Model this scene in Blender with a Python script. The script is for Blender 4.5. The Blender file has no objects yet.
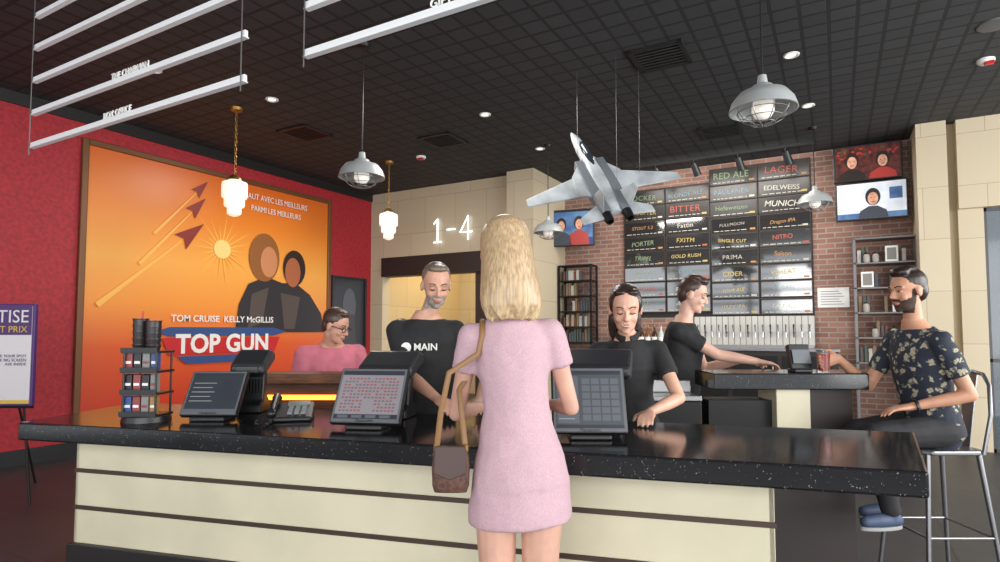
import bpy, math, random
import numpy as np
from mathutils import Vector, Matrix, Euler
random.seed(7)
YAW=math.radians(29.54); CY,SY=math.cos(YAW),math.sin(YAW)
V=Vector
def S(X,Y,Z=0.0):
    return V((X*CY-Y*SY, X*SY+Y*CY, Z))
CA=math.radians(-15.3)
def CT(u,v,z=0.98):
    c,s=math.cos(CA),math.sin(CA)
    return S(-2.2+u*c-v*s, 2.74+u*s+v*c, z)
CROT=YAW+CA
scene=bpy.context.scene
COL=scene.collection
# ---------------------------------------------------------------- materials
def lin(c):
    return tuple(((x/255)/12.92 if x/255<=0.04045 else ((x/255+0.055)/1.055)**2.4) for x in c)+(1.0,)
_m={}
def mat(name,col=(128,128,128),rough=0.5,metal=0.0,emit=None,es=0.0,noise=0.0,nscale=20.0,stretch=None,bump=0.0,trans=0.0,spec=None,col2=None,alpha=1.0,coat=0.0,ior=None):
    if name in _m: return _m[name]
    m=bpy.data.materials.new(name); m.use_nodes=True
    nt=m.node_tree; b=nt.nodes['Principled BSDF']
    b.inputs['Base Color'].default_value=lin(col)
    b.inputs['Roughness'].default_value=rough; b.inputs['Metallic'].default_value=metal
    if spec is not None: b.inputs['Specular IOR Level'].default_value=spec
    if ior: b.inputs['IOR'].default_value=ior
    if coat: b.inputs['Coat Weight'].default_value=coat
    if trans: b.inputs['Transmission Weight'].default_value=trans
    if emit is not None:
        b.inputs['Emission Color'].default_value=lin(emit); b.inputs['Emission Strength'].default_value=es
    if alpha<1: b.inputs['Alpha'].default_value=alpha
    if noise>0 or bump>0 or col2:
        tc=nt.nodes.new('ShaderNodeTexCoord'); mp=nt.nodes.new('ShaderNodeMapping')
        nt.links.new(tc.outputs['Object'],mp.inputs['Vector'])
        if stretch: mp.inputs['Scale'].default_value=stretch
        n=nt.nodes.new('ShaderNodeTexNoise'); n.inputs['Scale'].default_value=nscale; n.inputs['Detail'].default_value=4
        nt.links.new(mp.outputs['Vector'],n.inputs['Vector'])
        if noise>0 or col2:
            cr=nt.nodes.new('ShaderNodeValToRGB'); cr.color_ramp.elements[0].position=0.35; cr.color_ramp.elements[1].position=0.65
            c1=col; c2=col2 or tuple(min(255,int(x*(1+noise))) for x in col)
            if not col2: c1=tuple(int(x*(1-noise)) for x in col)
            cr.color_ramp.elements[0].color=lin(c1); cr.color_ramp.elements[1].color=lin(c2)
            nt.links.new(n.outputs['Fac'],cr.inputs['Fac']); nt.links.new(cr.outputs['Color'],b.inputs['Base Color'])
        if bump>0:
            bp=nt.nodes.new('ShaderNodeBump'); bp.inputs['Strength'].default_value=bump; bp.inputs['Distance'].default_value=0.01
            nt.links.new(n.outputs['Fac'],bp.inputs['Height']); nt.links.new(bp.outputs['Normal'],b.inputs['Normal'])
    _m[name]=m; return m
def brickmat(name,c1,c2,mortar,bw,rh,ms,axes='xz',offset=0.5,rough=0.7,bump=0.3,noisy=0.0):
    m=bpy.data.materials.new(name); m.use_nodes=True; nt=m.node_tree; b=nt.nodes['Principled BSDF']
    b.inputs['Roughness'].default_value=rough
    tc=nt.nodes.new('ShaderNodeTexCoord'); sp=nt.nodes.new('ShaderNodeSeparateXYZ'); cb=nt.nodes.new('ShaderNodeCombineXYZ')
    nt.links.new(tc.outputs['Object'],sp.inputs[0])
    nt.links.new(sp.outputs[axes[0].upper()],cb.inputs[0]); nt.links.new(sp.outputs[axes[1].upper()],cb.inputs[1])
    br=nt.nodes.new('ShaderNodeTexBrick'); br.offset=offset; br.inputs['Scale'].default_value=1
    br.inputs['Brick Width'].default_value=bw; br.inputs['Row Height'].default_value=rh; br.inputs['Mortar Size'].default_value=ms
    br.inputs['Color1'].default_value=lin(c1); br.inputs['Color2'].default_value=lin(c2); br.inputs['Mortar'].default_value=lin(mortar)
    nt.links.new(cb.outputs[0],br.inputs['Vector'])
    out=br.outputs['Color']
    if noisy:
        n=nt.nodes.new('ShaderNodeTexNoise'); n.inputs['Scale'].default_value=3; n.inputs['Detail'].default_value=5
        nt.links.new(tc.outputs['Object'],n.inputs['Vector'])
        mx=nt.nodes.new('ShaderNodeMix'); mx.data_type='RGBA'; mx.blend_type='MULTIPLY'; mx.inputs['Factor'].default_value=noisy
        nt.links.new(out,mx.inputs['A']); nt.links.new(n.outputs['Color'],mx.inputs['B'])
        cr=nt.nodes.new('ShaderNodeValToRGB'); cr.color_ramp.elements[0].position=.3; cr.color_ramp.elements[1].position=.7
        cr.color_ramp.elements[0].color=(.35,.35,.35,1)
        nt.links.new(n.outputs['Fac'],cr.inputs['Fac']); nt.links.new(cr.outputs['Color'],mx.inputs['B'])
        out=mx.outputs['Result']
    nt.links.new(out,b.inputs['Base Color'])
    bp=nt.nodes.new('ShaderNodeBump'); bp.invert=True; bp.inputs['Strength'].default_value=bump; bp.inputs['Distance'].default_value=0.01
    nt.links.new(br.outputs['Fac'],bp.inputs['Height']); nt.links.new(bp.outputs['Normal'],b.inputs['Normal'])
    return m
# ---------------------------------------------------------------- mesh builder
class B:
    def __init__(s): s.v=[];s.f=[];s.m=[]
    def add(s,vs,fs,mi=0):
        o=len(s.v); s.v+= [tuple(p) for p in vs]
        for f in fs: s.f.append([i+o for i in f]); s.m.append(mi)
        return s
    def box(s,c,d,mi=0,R=None):
        c=V(c); vs=[]
        for x in (-1,1):
            for y in (-1,1):
                for z in (-1,1):
                    p=V((x*d[0]/2,y*d[1]/2,z*d[2]/2)); 
                    if R: p=R@p
                    vs.append(c+p)
        return s.add(vs,[(0,1,3,2),(4,6,7,5),(0,4,5,1),(2,3,7,6),(0,2,6,4),(1,5,7,3)],mi)
    def bb(s,x0,x1,y0,y1,z0,z1,mi=0):
        return s.box(((x0+x1)/2,(y0+y1)/2,(z0+z1)/2),(abs(x1-x0),abs(y1-y0),abs(z1-z0)),mi)
    def rings(s,rs,mi=0,closed=True,capends=True):
        n=len(rs[0]); vs=[p for r in rs for p in r]; fs=[]
        for i in range(len(rs)-1):
            for j in range(n):
                k=(j+1)%n
                fs.append((i*n+j,i*n+k,(i+1)*n+k,(i+1)*n+j))
        if capends:
            fs.append(tuple(reversed(range(n)))); fs.append(tuple((len(rs)-1)*n+j for j in range(n)))
        return s.add(vs,fs,mi)
    def frame(s,d):
        d=V(d).normalized(); a=V((0,0,1)) if abs(d.z)<0.9 else V((1,0,0))
        x=a.cross(d).normalized(); y=d.cross(x); return x,y,d
    def cyl(s,p1,p2,r1,r2=None,n=16,mi=0):
        r2=r1 if r2 is None else r2; p1=V(p1);p2=V(p2); x,y,d=s.frame(p2-p1)
        rs=[[p+ (x*math.cos(2*math.pi*j/n)+y*math.sin(2*math.pi*j/n))*r for j in range(n)] for p,r in ((p1,r1),(p2,r2))]
        return s.rings(rs,mi)
    def cap(s,p1,p2,r1,r2=None,n=14,mi=0):
        r2=r1 if r2 is None else r2; p1=V(p1);p2=V(p2); x,y,d=s.frame(p2-p1); rs=[]
        for p,r,a0,a1 in ((p1,r1,-math.pi/2,0),(p2,r2,0,math.pi/2)):
            for k in range(5):
                a=a0+(a1-a0)*k/4; a=max(min(a,1.5),-1.5)
                rs.append([p+d*r*math.sin(a)+(x*math.cos(2*math.pi*j/n)+y*math.sin(2*math.pi*j/n))*r*math.cos(a) for j in range(n)])
        return s.rings(rs,mi)
    def ell(s,c,r,R=None,n=18,k=11,mi=0):
        c=V(c); rs=[]
        for i in range(k):
            a=-1.5+3.0*i/(k-1); ring=[]
            for j in range(n):
                t=2*math.pi*j/n
                p=V((r[0]*math.cos(a)*math.cos(t),r[1]*math.cos(a)*math.sin(t),r[2]*math.sin(a)))
                if R: p=R@p
                ring.append(c+p)
            rs.append(ring)
        return s.rings(rs,mi)
    def lathe(s,prof,c=(0,0,0),n=28,mi=0,capends=False):
        c=V(c); rs=[[c+V((r*math.cos(2*math.pi*j/n),r*math.sin(2*math.pi*j/n),z)) for j in range(n)] for r,z in prof]
        return s.rings(rs,mi,capends=capends)
    def tube(s,path,r,n=8,mi=0,ry=None,up=None,closed=False):
        P=[V(p) for p in path]; rs=[]; L=len(P)
        px=None
        for i,p in enumerate(P):
            if closed: d=(P[(i+1)%L]-P[i-1])
            else: d=(P[min(i+1,L-1)]-P[max(i-1,0)])
            d.normalize()
            if up is not None: x=V(up).cross(d).normalized() if V(up).cross(d).length>1e-4 else V((1,0,0))
            elif px is None: x,_,_=s.frame(d)
            else: x=(px-d*px.dot(d)).normalized()
            px=x; y=d.cross(x)
            rs.append([p+x*math.cos(2*math.pi*j/n)*r+y*math.sin(2*math.pi*j/n)*(ry or r) for j in range(n)])
        if closed: rs.append(rs[0]); return s.rings(rs,mi,capends=False)
        return s.rings(rs,mi)
    def prism(s,pts,off,mi=0):
        n=len(pts); off=V(off); vs=[V(p) for p in pts]+[V(p)+off for p in pts]
        fs=[tuple(reversed(range(n))),tuple(range(n,2*n))]+[(i,(i+1)%n,n+(i+1)%n,n+i) for i in range(n)]
        return s.add(vs,fs,mi)
    def poly(s,pts,mi=0): return s.add(pts,[tuple(range(len(pts)))],mi)
    def mesh(s,name):
        me=bpy.data.meshes.new(name); me.from_pydata(s.v,[],s.f); me.update()
        for p,mi in zip(me.polygons,s.m): p.material_index=mi
        return me
def mk(b,name,mats,parent=None,loc=(0,0,0),rot=(0,0,0),smooth=False,bevel=0.0,label=None,**kw):
    me=b.mesh(name) if isinstance(b,B) else b
    if not isinstance(mats,(list,tuple)): mats=[mats]
    for m in mats: me.materials.append(m)
    if smooth:
        for p in me.polygons: p.use_smooth=True
        me.set_sharp_from_angle(angle=math.radians(smooth if smooth>1 else 40))
    o=bpy.data.objects.new(name,me); COL.objects.link(o)
    o.location=loc; o.rotation_euler=rot
    if parent: o.parent=parent
    if bevel:
        md=o.modifiers.new('bevel','BEVEL'); md.width=bevel; md.segments=2; md.limit_method='ANGLE'
    if label: o['label']=label
    for k,v in kw.items(): o[k]=v
    return o
def thing(name,label,cat,loc=(0,0,0),rz=0.0,group=None):
    o=bpy.data.objects.new(name,None); COL.objects.link(o); o.empty_display_size=0.05
    o.location=loc; o.rotation_euler=(0,0,rz); o['label']=label; o['category']=cat
    if group: o['group']=group
    return o
def struct(b,name,mats,loc=(0,0,0),**k):
    return mk(b,name,mats,loc=loc,kind='structure',**k)
def text(s,size,m,parent,loc,rot=(math.pi/2,0,0),align='CENTER',ext=0.001,name='lettering',sx=1.0,bold=0.0,shear=0.0,sp=1.0):
    cu=bpy.data.curves.new('lettering_curve','FONT'); cu.body=s; cu.size=size; cu.align_x=align; cu.align_y='CENTER'; cu.extrude=ext; cu.offset=bold; cu.shear=shear; cu.space_character=sp
    cu.resolution_u=3
    t=bpy.data.objects.new('tmp',cu); COL.objects.link(t)
    dg=bpy.context.evaluated_depsgraph_get(); me=bpy.data.meshes.new_from_object(t.evaluated_get(dg))
    bpy.data.objects.remove(t); bpy.data.curves.remove(cu)
    me.materials.clear(); me.materials.append(m)
    o=bpy.data.objects.new(name,me); COL.objects.link(o); o.parent=parent; o.location=loc; o.rotation_euler=rot; o.scale=(sx,1,1)
    return o
def copything(root,loc,rz=None,label=None):
    def cp(o,par):
        n=o.copy(); COL.objects.link(n)
        if par: n.parent=par
        for c in o.children: cp(c,n)
        return n
    n=cp(root,None); n.location=loc
    if rz is not None: n.rotation_euler=(0,0,rz)
    if label: n['label']=label
    return n
def remesh(b,vox,it=6,disp=None):
    me=b.mesh('tmp'); o=bpy.data.objects.new('tmp',me); COL.objects.link(o)
    md=o.modifiers.new('r','REMESH'); md.mode='VOXEL'; md.voxel_size=vox
    if it:
        sm=o.modifiers.new('s','SMOOTH'); sm.iterations=it; sm.factor=0.5
    if disp:
        tx=bpy.data.textures.new('d','CLOUDS'); tx.noise_scale=disp[1]
        d=o.modifiers.new('d','DISPLACE'); d.texture=tx; d.strength=disp[0]; d.mid_level=0.5; d.texture_coords='LOCAL'
    dg=bpy.context.evaluated_depsgraph_get(); r=bpy.data.meshes.new_from_object(o.evaluated_get(dg))
    bpy.data.objects.remove(o); bpy.data.meshes.remove(me)
    r.materials.clear()
    for p in r.polygons: p.use_smooth=True
    return r
# common materials
blk=mat('black_plastic',(30,30,33),0.35); blk2=mat('dark_metal',(38,37,37),0.45,0.6)
steel=mat('brushed_steel',(150,150,150),0.35,0.9); chrome=mat('chrome',(200,200,200),0.15,1.0)
white=mat('white_paint',(232,232,228),0.5); cream=mat('cream_panel_metal',(208,200,174),0.4,0.0,noise=0.03,nscale=3)
gold=mat('aged_brass',(150,115,60),0.4,0.8); wood=mat('brown_wood',(112,70,42),0.5,noise=0.25,nscale=6,stretch=(1,8,8))
# ---------------------------------------------------------------- room shell
CZ=3.89
def flatbox(x0,x1,y0,y1,z0,z1): return B().bb(x0,x1,y0,y1,z0,z1)
floor_m=brickmat('floor_tile',(56,55,57),(62,61,62),(40,38,38),0.6,0.6,0.006,'xy',0.0,0.45,0.15,0.3)
struct(flatbox(-7.6,5.0,-3.5,12.5,-0.1,0),'floor',floor_m)
ceil_m=brickmat('ceiling_tile',(60,62,64),(55,56,58),(35,35,36),0.2,0.2,0.016,'xy',0.0,0.75,0.7,0.15)
struct(flatbox(-7.6,5.0,-3.5,12.5,CZ,CZ+0.1),'ceiling',ceil_m)
red_m=mat('red_damask_wall',(168,36,46),0.6,noise=0.10,nscale=26,bump=0.1)
struct(flatbox(-7.58,-7.43,-3.5,12.5,0,CZ),'wall_left',red_m)
struct(flatbox(-7.43,-7.41,-3.5,8.3,0,0.16),'baseboard_left',blk)
struct(flatbox(-7.43,-7.40,-3.5,8.3,CZ-0.13,CZ),'trim_1',mat('dark_trim',(30,26,26),0.5))
brick_m=brickmat('brick_wall',(164,121,104),(138,99,86),(162,150,141),0.21,0.072,0.009,'xz',0.5,0.85,0.5,0.3)
struct(flatbox(-4.45,0.9,9.3,9.45,0,CZ),'wall_back',brick_m)
creamtile=brickmat('cream_wall_tile',(202,188,160),(196,182,154),(164,150,124),0.62,0.62,0.004,'xz',0.5,0.5,0.08,0.0)
struct(flatbox(-7.43,-7.15,8.3,8.5,0,CZ),'wall_passage_side',creamtile)
struct(flatbox(-7.15,-4.45,8.3,8.5,2.70,CZ),'wall_passage_header',creamtile)
struct(flatbox(-7.15,-4.45,8.26,8.5,2.36,2.70),'trim_2',mat('dark_brown_trim',(44,36,32),0.5))
struct(flatbox(-4.47,-4.0,8.1,9.3,0,CZ),'wall_pillar',creamtile)
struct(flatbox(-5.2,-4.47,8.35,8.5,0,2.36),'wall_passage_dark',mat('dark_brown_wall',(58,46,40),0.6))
struct(flatbox(-7.43,-4.45,11.2,11.3,0,CZ),'wall_hall',creamtile)
struct(flatbox(-7.43,-7.38,8.5,11.2,0,CZ),'wall_hall_side',brickmat('cream_hall_tile',(208,188,146),(202,182,140),(164,150,120),0.62,0.62,0.004,'yz',0.5,0.5,0.08,0.0))
struct(flatbox(0.88,1.18,8.65,9.45,0,CZ),'wall_column',creamtile)
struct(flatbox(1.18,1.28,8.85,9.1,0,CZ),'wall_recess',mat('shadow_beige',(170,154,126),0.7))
struct(flatbox(1.28,5.0,8.7,8.85,2.83,CZ),'wall_header',creamtile)
struct(flatbox(1.28,1.52,8.78,8.9,0,2.83),'wall_pier',creamtile)
glass=mat('window_glass',(84,94,102),0.08,alpha=0.72)
wb=B()
for x in (1.535,2.6,3.6,4.9): wb.bb(x-0.015,x+0.015,8.80,8.84,0.0,2.83)
for z in (0.02,1.05,2.81): wb.bb(1.52,5.0,8.80,8.84,z-0.02,z+0.02)
struct(wb,'window_1',mat('window_frame_grey',(70,70,72),0.4))
mk(B().bb(1.52,5,8.815,8.825,0,2.83),'glass_pane',glass,parent=bpy.data.objects['window_1'])
# street side windows behind the viewer
wb=B()
for x in (-7.35,-5.0,-2.6,-0.2,2.2,4.9): wb.bb(x-0.06,x+0.06,-3.5,-3.4,0,CZ)
for z in (0.05,2.5,3.6): wb.bb(-7.43,5.0,-3.5,-3.4,z-0.05,z+0.05)
struct(wb,'window_2',blk2)
# ---------------------------------------------------------------- ceiling fixtures
lens=mat('downlight_lens',(240,235,220),0.4,emit=(255,244,220),es=2.0)
def downlight():
    t=thing('recessed_downlight','small round recessed downlight in black tile ceiling','ceiling light',group='recessed ceiling downlights')
    mk(B().lathe([(0.04,0.0),(0.055,-0.012),(0.068,-0.008),(0.068,0.0)]),'trim_ring',white,t,smooth=40)
    mk(B().lathe([(0.0,-0.002),(0.04,-0.002)]),'lens',lens,t)
    return t
d0=downlight(); d0.location=(-5.25,4.27,CZ)
for p in [(-3.48,5.79),(-5.63,3.22),(-0.3,5.88),(-3.49,7.27),(-0.22,7.32)]:
    copything(d0,(p[0],p[1],CZ))
def vent():
    t=thing('ceiling_vent','square black louvred air vent in the ceiling','air vent',group='ceiling air vents')
    b=B()
    for a in (-0.22,0.22): b.bb(a-0.02,a+0.02,-0.24,0.24,-0.02,0); b.bb(-0.24,0.24,a-0.02,a+0.02,-0.02,0)
    mk(b,'vent_frame',mat('vent_black',(24,24,24),0.5),t)
    b=B()
    for i in range(7): b.box((0,-0.17+i*0.057,-0.012),(0.42,0.05,0.005),0,Matrix.Rotation(0.25,3,'X'))
    mk(b,'louvres',mat('vent_grey',(34,33,33),0.5),t)
    return t
v0=vent(); v0.location=(-5.78,5.21,CZ)
for p in [(-1.34,5.31),(-1.21,7.71),(-4.43,6.3)]: copything(v0,(p[0],p[1],CZ))
def detector():
    t=thing('smoke_detector','round white detector with red strobe on black ceiling','smoke detector',group='ceiling smoke detectors')
    mk(B().lathe([(0.07,0),(0.07,-0.02),(0.05,-0.04),(0,-0.045)]),'housing',white,t,smooth=40)
    mk(B().box((0.02,-0.03,-0.045),(0.07,0.05,0.03)),'strobe',mat('red_plastic',(190,30,30),0.3),t,bevel=0.005)
    return t
s0=detector(); s0.location=(-5.14,6.77,CZ); copything(s0,(1.25,6.87,CZ))
sp=thing('ceiling_speaker','round grey speaker grille flush in ceiling','speaker',(1.18,6.1,CZ))
mk(B().lathe([(0.0,-0.012),(0.10,-0.015),(0.12,-0.01),(0.125,0)]),'grille',mat('grille_grey',(90,90,90),0.5),sp,smooth=40)
tr=thing('track_light_rail','black ceiling track with small spotlights above menu boards','track light',(-1.5,8.75,CZ))
mk(B().bb(-1.1,1.3,-0.02,0.02,-0.04,0),'rail',blk,tr)
for x in (-0.8,-0.25,0.35,0.95):
    mk(B().cyl((x,0,-0.04),(x,0,-0.12),0.012).cyl((x,0,-0.08),(x+0.04,0.1,-0.24),0.045,0.055),'spot_head',blk,tr,smooth=40)
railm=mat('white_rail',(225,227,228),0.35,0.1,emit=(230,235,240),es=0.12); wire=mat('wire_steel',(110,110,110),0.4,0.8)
def railgroup(x0,x1,y,z0,texts):
    t=thing('hanging_sign_rack','stacked white rails hung on thin wires from ceiling','hanging sign',(x0,y,z0))
    for k in range(5):
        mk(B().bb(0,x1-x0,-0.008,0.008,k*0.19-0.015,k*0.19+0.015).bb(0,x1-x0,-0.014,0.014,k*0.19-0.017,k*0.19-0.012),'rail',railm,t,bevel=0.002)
    for x in (0.01,x1-x0-0.01):
        mk(B().cyl((x,-0.016,-0.06),(x,-0.016,CZ-z0),0.003,n=6),'wire',wire,t)
    for s_,x,k in texts:
        text(s_,0.045,white,t,(x,-0.0,k*0.19+0.031),ext=0.003)
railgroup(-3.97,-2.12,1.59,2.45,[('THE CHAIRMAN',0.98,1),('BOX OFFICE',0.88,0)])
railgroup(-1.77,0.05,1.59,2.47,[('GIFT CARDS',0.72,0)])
milk=mat('milk_glass',(240,236,225),0.3,emit=(255,240,210),es=0.7)
def schoolhouse(loc,zt,h):
    t=thing('pendant_lamp','white milk glass schoolhouse pendant on brass chain','pendant lamp',loc,group='milk glass pendant lamps')
    L=zt
    mk(B().lathe([(0.0,0),(0.07,0),(0.06,-0.03),(0.02,-0.04),(0,-0.04)]),'ceiling_canopy',gold,t,smooth=40)
    b=B(); n=int((L-0.05)/0.045)
    for i in range(n):
        z=-0.04-i*0.045-0.02; a=i%2*math.pi/2
        pts=[(math.cos(a)*math.cos(q)*0.012,math.sin(a)*math.cos(q)*0.012,z+math.sin(q)*0.026) for q in [2*math.pi*j/8 for j in range(8)]]
        b.tube(pts,0.004,5,closed=True)
    mk(b,'chain',gold,t,smooth=60)
    mk(B().lathe([(0.0,-L+0.07),(0.03,-L+0.06),(0.07,-L+0.02),(0.075,-L)]),'lamp_holder',gold,t,smooth=40)
    r=0.135
    mk(B().lathe([(0.07,-L),(0.09,-L-0.02),(r*0.97,-L-0.03),(r,-L-0.06),(r,-L-0.18),(r*0.95,-L-0.2),(r*0.8,-L-0.21),(r*0.8,-L-0.28),(r*0.75,-L-0.30),(r*0.55,-L-0.31),(r*0.55,-L-0.38),(r*0.3,-L-0.40),(0.001,-L-0.41)]),'glass_shade',milk,t,smooth=30)
schoolhouse((-5.81,4.25,CZ),CZ-3.07,0.4); schoolhouse((-5.71,6.75,CZ),CZ-3.13,0.45)
galv=mat('galvanised_shade',(176,180,180),0.45,0.2)
bulbm=mat('frosted_jar',(245,243,235),0.2,emit=(255,246,230),es=0.4)
def dome(X,Y,ztop,R=0.2,label='galvanised dome pendant with wire cage over frosted jar'):
    t=thing('cage_pendant_lamp',label,'pendant lamp',S(X,Y,CZ),YAW,group='caged dome pendants')
    L=CZ-ztop; k=R/0.2
    mk(B().lathe([(0,0),(0.06,0),(0.05,-0.03),(0,-0.035)]),'ceiling_canopy',blk2,t,smooth=40)
    mk(B().cyl((0,0,0),(0,0,-L),0.006,n=8),'cord',blk,t)
    mk(B().lathe([(0.0,-L),(0.025,-L),(0.032,-L-0.05),(0.06,-L-0.065),(0.075,-L-0.09*k),(0.14*k,-L-0.11*k),(R*0.9,-L-0.16*k),(R,-L-0.22*k),(R*0.97,-L-0.222*k),(R*0.85,-L-0.17*k),(0.05,-L-0.10*k)]),'lamp_shade',galv,t,smooth=35)
    mk(B().lathe([(0.055*k,-L-0.12*k),(0.065*k,-L-0.2*k),(0.065*k,-L-0.23*k),(0.045*k,-L-0.26*k),(0.001,-L-0.27*k)]),'glass_jar',bulbm,t,smooth=60)
    b=B()
    for i in range(8):
        a=math.pi*2*i/8
        b.tube([(math.cos(a)*r*k,math.sin(a)*r*k,-L+z*k) for r,z in ((0.16,-0.19),(0.15,-0.23),(0.12,-0.27),(0.07,-0.3),(0.01,-0.31))],0.003,5)
    for r,z in ((0.15,-0.23),(0.12,-0.27),(0.07,-0.30)):
        b.tube([(math.cos(q)*r*k,math.sin(q)*r*k,-L+z*k) for q in [2*math.pi*j/20 for j in range(20)]],0.003,5,closed=True)
    mk(b,'wire_cage',steel,t,smooth=60)
dome(1.62,3.6,2.97); dome(-1.19,5.06,2.93); dome(0.645,7.9,2.92); dome(3.85,7.2,3.16)
# ---------------------------------------------------------------- mural poster on the red wall
P=thing('framed_mural_poster','large framed orange sunset mural with bold title banner','poster',(-7.43,3.52,0.42))
PW,PH=3.68,3.1
b=B(); fw=0.07
for y0,y1,z0,z1 in ((-fw,0,-fw,PH+fw),(PW,PW+fw,-fw,PH+fw),(0,PW,-fw,0),(0,PW,PH,PH+fw)): b.bb(0,0.05,y0,y1,z0,z1)
mk(b,'frame',mat('bronze_frame',(118,78,48),0.4,0.3),P,bevel=0.01)
am=bpy.data.materials.new('mural_gradient'); am.use_nodes=True; nt=am.node_tree; bs=nt.nodes['Principled BSDF']; bs.inputs['Roughness'].default_value=0.35
tc=nt.nodes.new('ShaderNodeTexCoord'); sx=nt.nodes.new('ShaderNodeSeparateXYZ'); nt.links.new(tc.outputs['Object'],sx.inputs[0])
mr=nt.nodes.new('ShaderNodeMapRange'); mr.inputs['From Min'].default_value=0; mr.inputs['From Max'].default_value=PH
nt.links.new(sx.outputs['Z'],mr.inputs['Value']); cr=nt.nodes.new('ShaderNodeValToRGB')
els=cr.color_ramp.elements; els[0].color=lin((206,60,38)); els[1].color=lin((222,104,32))
for p_,c_ in ((0.25,(226,92,36)),(0.42,(244,150,60)),(0.6,(248,172,76)),(0.8,(238,134,40))):
    e=els.new(p_); e.color=lin(c_)
nt.links.new(mr.outputs[0],cr.inputs['Fac']); nt.links.new(cr.outputs['Color'],bs.inputs['Base Color'])
mk(B().bb(0,0.02,0,PW,0,PH),'canvas',am,P)
A=B(); amats=[mat('art_cream',(252,214,130),0.4),mat('art_dart_red',(140,38,30),0.4),mat('art_skin',(206,136,92),0.4),mat('art_brown',(150,92,44),0.4),mat('art_dark',(48,30,24),0.4),mat('art_jacket',(46,40,44),0.4),mat('art_yellow',(252,186,84),0.4),mat('art_skin_shade',(176,100,64),0.4),mat('art_jacket_light',(84,72,66),0.4),mat('art_blue',(50,78,130),0.4),mat('art_red',(200,36,40),0.4),mat('art_white',(240,236,230),0.4)]
lay=[0.021]
def ap(pts,mi):
    lay[0]+=0.0006
    A.add([(lay[0],p[0],p[1]) for p in pts],[tuple(range(len(pts)))],mi)
def blob(cy,cz,ry,rz,mi,n=24,rot=0):
    ap([(cy+ry*math.cos(t)*math.cos(rot)-rz*math.sin(t)*math.sin(rot),cz+ry*math.cos(t)*math.sin(rot)+rz*math.sin(t)*math.cos(rot)) for t in [2*math.pi*i/n for i in range(n)]],mi)
sy,sz=1.72,2.1
for i in range(22):
    a=2*math.pi*i/22; ap([(sy+0.1*math.cos(a-0.12),sz+0.1*math.sin(a-0.12)),(sy+(0.36+0.1*(i%3))*math.cos(a),sz+(0.36+0.1*(i%3))*math.sin(a)),(sy+0.1*math.cos(a+0.12),sz+0.1*math.sin(a+0.12))],6)
blob(sy,sz,0.13,0.13,0)
for i,(jy,jz,sc) in enumerate(((1.36,2.86,0.75),(1.31,2.60,0.9),(1.22,2.22,1.2))):
    ang=0.85 if i<2 else 0.72
    c,s_=math.cos(ang),math.sin(ang)
    def tf(p): return (jy+sc*(p[0]*c-p[1]*s_),jz+sc*(p[0]*s_+p[1]*c))
    ap([tf((-0.1,-0.008)),tf((-0.1,0.008)),tf((-1.2,0.028)),tf((-1.2,-0.028))],6)
    ap([tf(p) for p in ((0.24,0),(-0.12,0.10),(-0.06,0),(-0.12,-0.10))],1)
# plain figure shapes as colour masses
ap([(1.95,0.95),(2.0,1.35),(2.15,1.65),(2.45,1.78),(2.75,1.7),(3.0,1.72),(3.3,1.55),(3.55,1.25),(3.62,0.95)],5)
blob(2.42,2.06,0.27,0.36,3); blob(2.5,2.0,0.15,0.23,2); blob(2.98,1.95,0.22,0.28,4); blob(2.95,1.88,0.15,0.23,7)
ap([(2.72,1.55),(3.1,1.5),(3.0,1.0),(2.8,1.0)],8); ap([(2.2,1.5),(2.5,1.62),(2.4,1.1),(2.15,1.0)],8)
# winged title banner
ap([(1.0,1.02),(2.6,1.02),(2.85,0.96),(2.6,0.90),(1.0,0.90),(0.8,0.96)],9)
ap([(0.9,0.88),(2.72,0.88),(2.62,0.66),(1.0,0.66)],10)
ap([(1.1,0.64),(2.5,0.64),(2.36,0.54),(1.24,0.54)],9)
mk(A,'artwork',amats,P)
rw=(math.pi/2,0,math.pi/2); lx=lay[0]+0.004
artw=amats[11]; artblk=amats[5]
text('TOM CRUISE  KELLY McGILLIS',0.12,artw,P,(lx,1.80,1.13),rw,bold=0.002)
text('TOP GUN',0.34,artw,P,(lx,1.80,0.79),rw,sx=0.95,bold=0.011)
text('HAUT AVEC LES MEILLEURS',0.12,artw,P,(lx,2.62,2.93),rw,sx=0.8)
text('PARMI LES MEILLEURS',0.12,artw,P,(lx,2.62,2.76),rw,sx=0.8)
text('JERRY BRUCKHEIMER',0.08,artblk,P,(lx,1.7,0.32),rw)
text('LE PLUS',0.08,artblk,P,(lx,0.62,0.5),rw)
Q=thing('framed_poster','small dark framed film poster on red wall','poster',(-7.43,7.36,1.13))
b=B()
for y0,y1,z0,z1 in ((-0.04,0,-0.04,1.2),(0.76,0.8,-0.04,1.2),(0,0.76,-0.04,0),(0,0.76,1.16,1.2)): b.bb(0,0.04,y0,y1,z0,z1)
mk(b,'frame',blk,Q,bevel=0.006)
b=B().bb(0,0.015,0,0.76,0,1.16)
b.add([(0.02,0.38+0.16*math.cos(t),0.7+0.3*math.sin(t)) for t in [6.283*i/20 for i in range(20)]],[tuple(range(20))],1)
b.add([(0.022,0.2,0.0),(0.022,0.56,0),(0.022,0.5,0.55),(0.022,0.26,0.55)],[(0,1,2,3)],2)
mk(b,'print',[mat('dark_print',(34,34,40),0.3),mat('print_grey',(78,80,88),0.3),mat('print_mid',(56,52,56),0.3)],Q)
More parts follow.
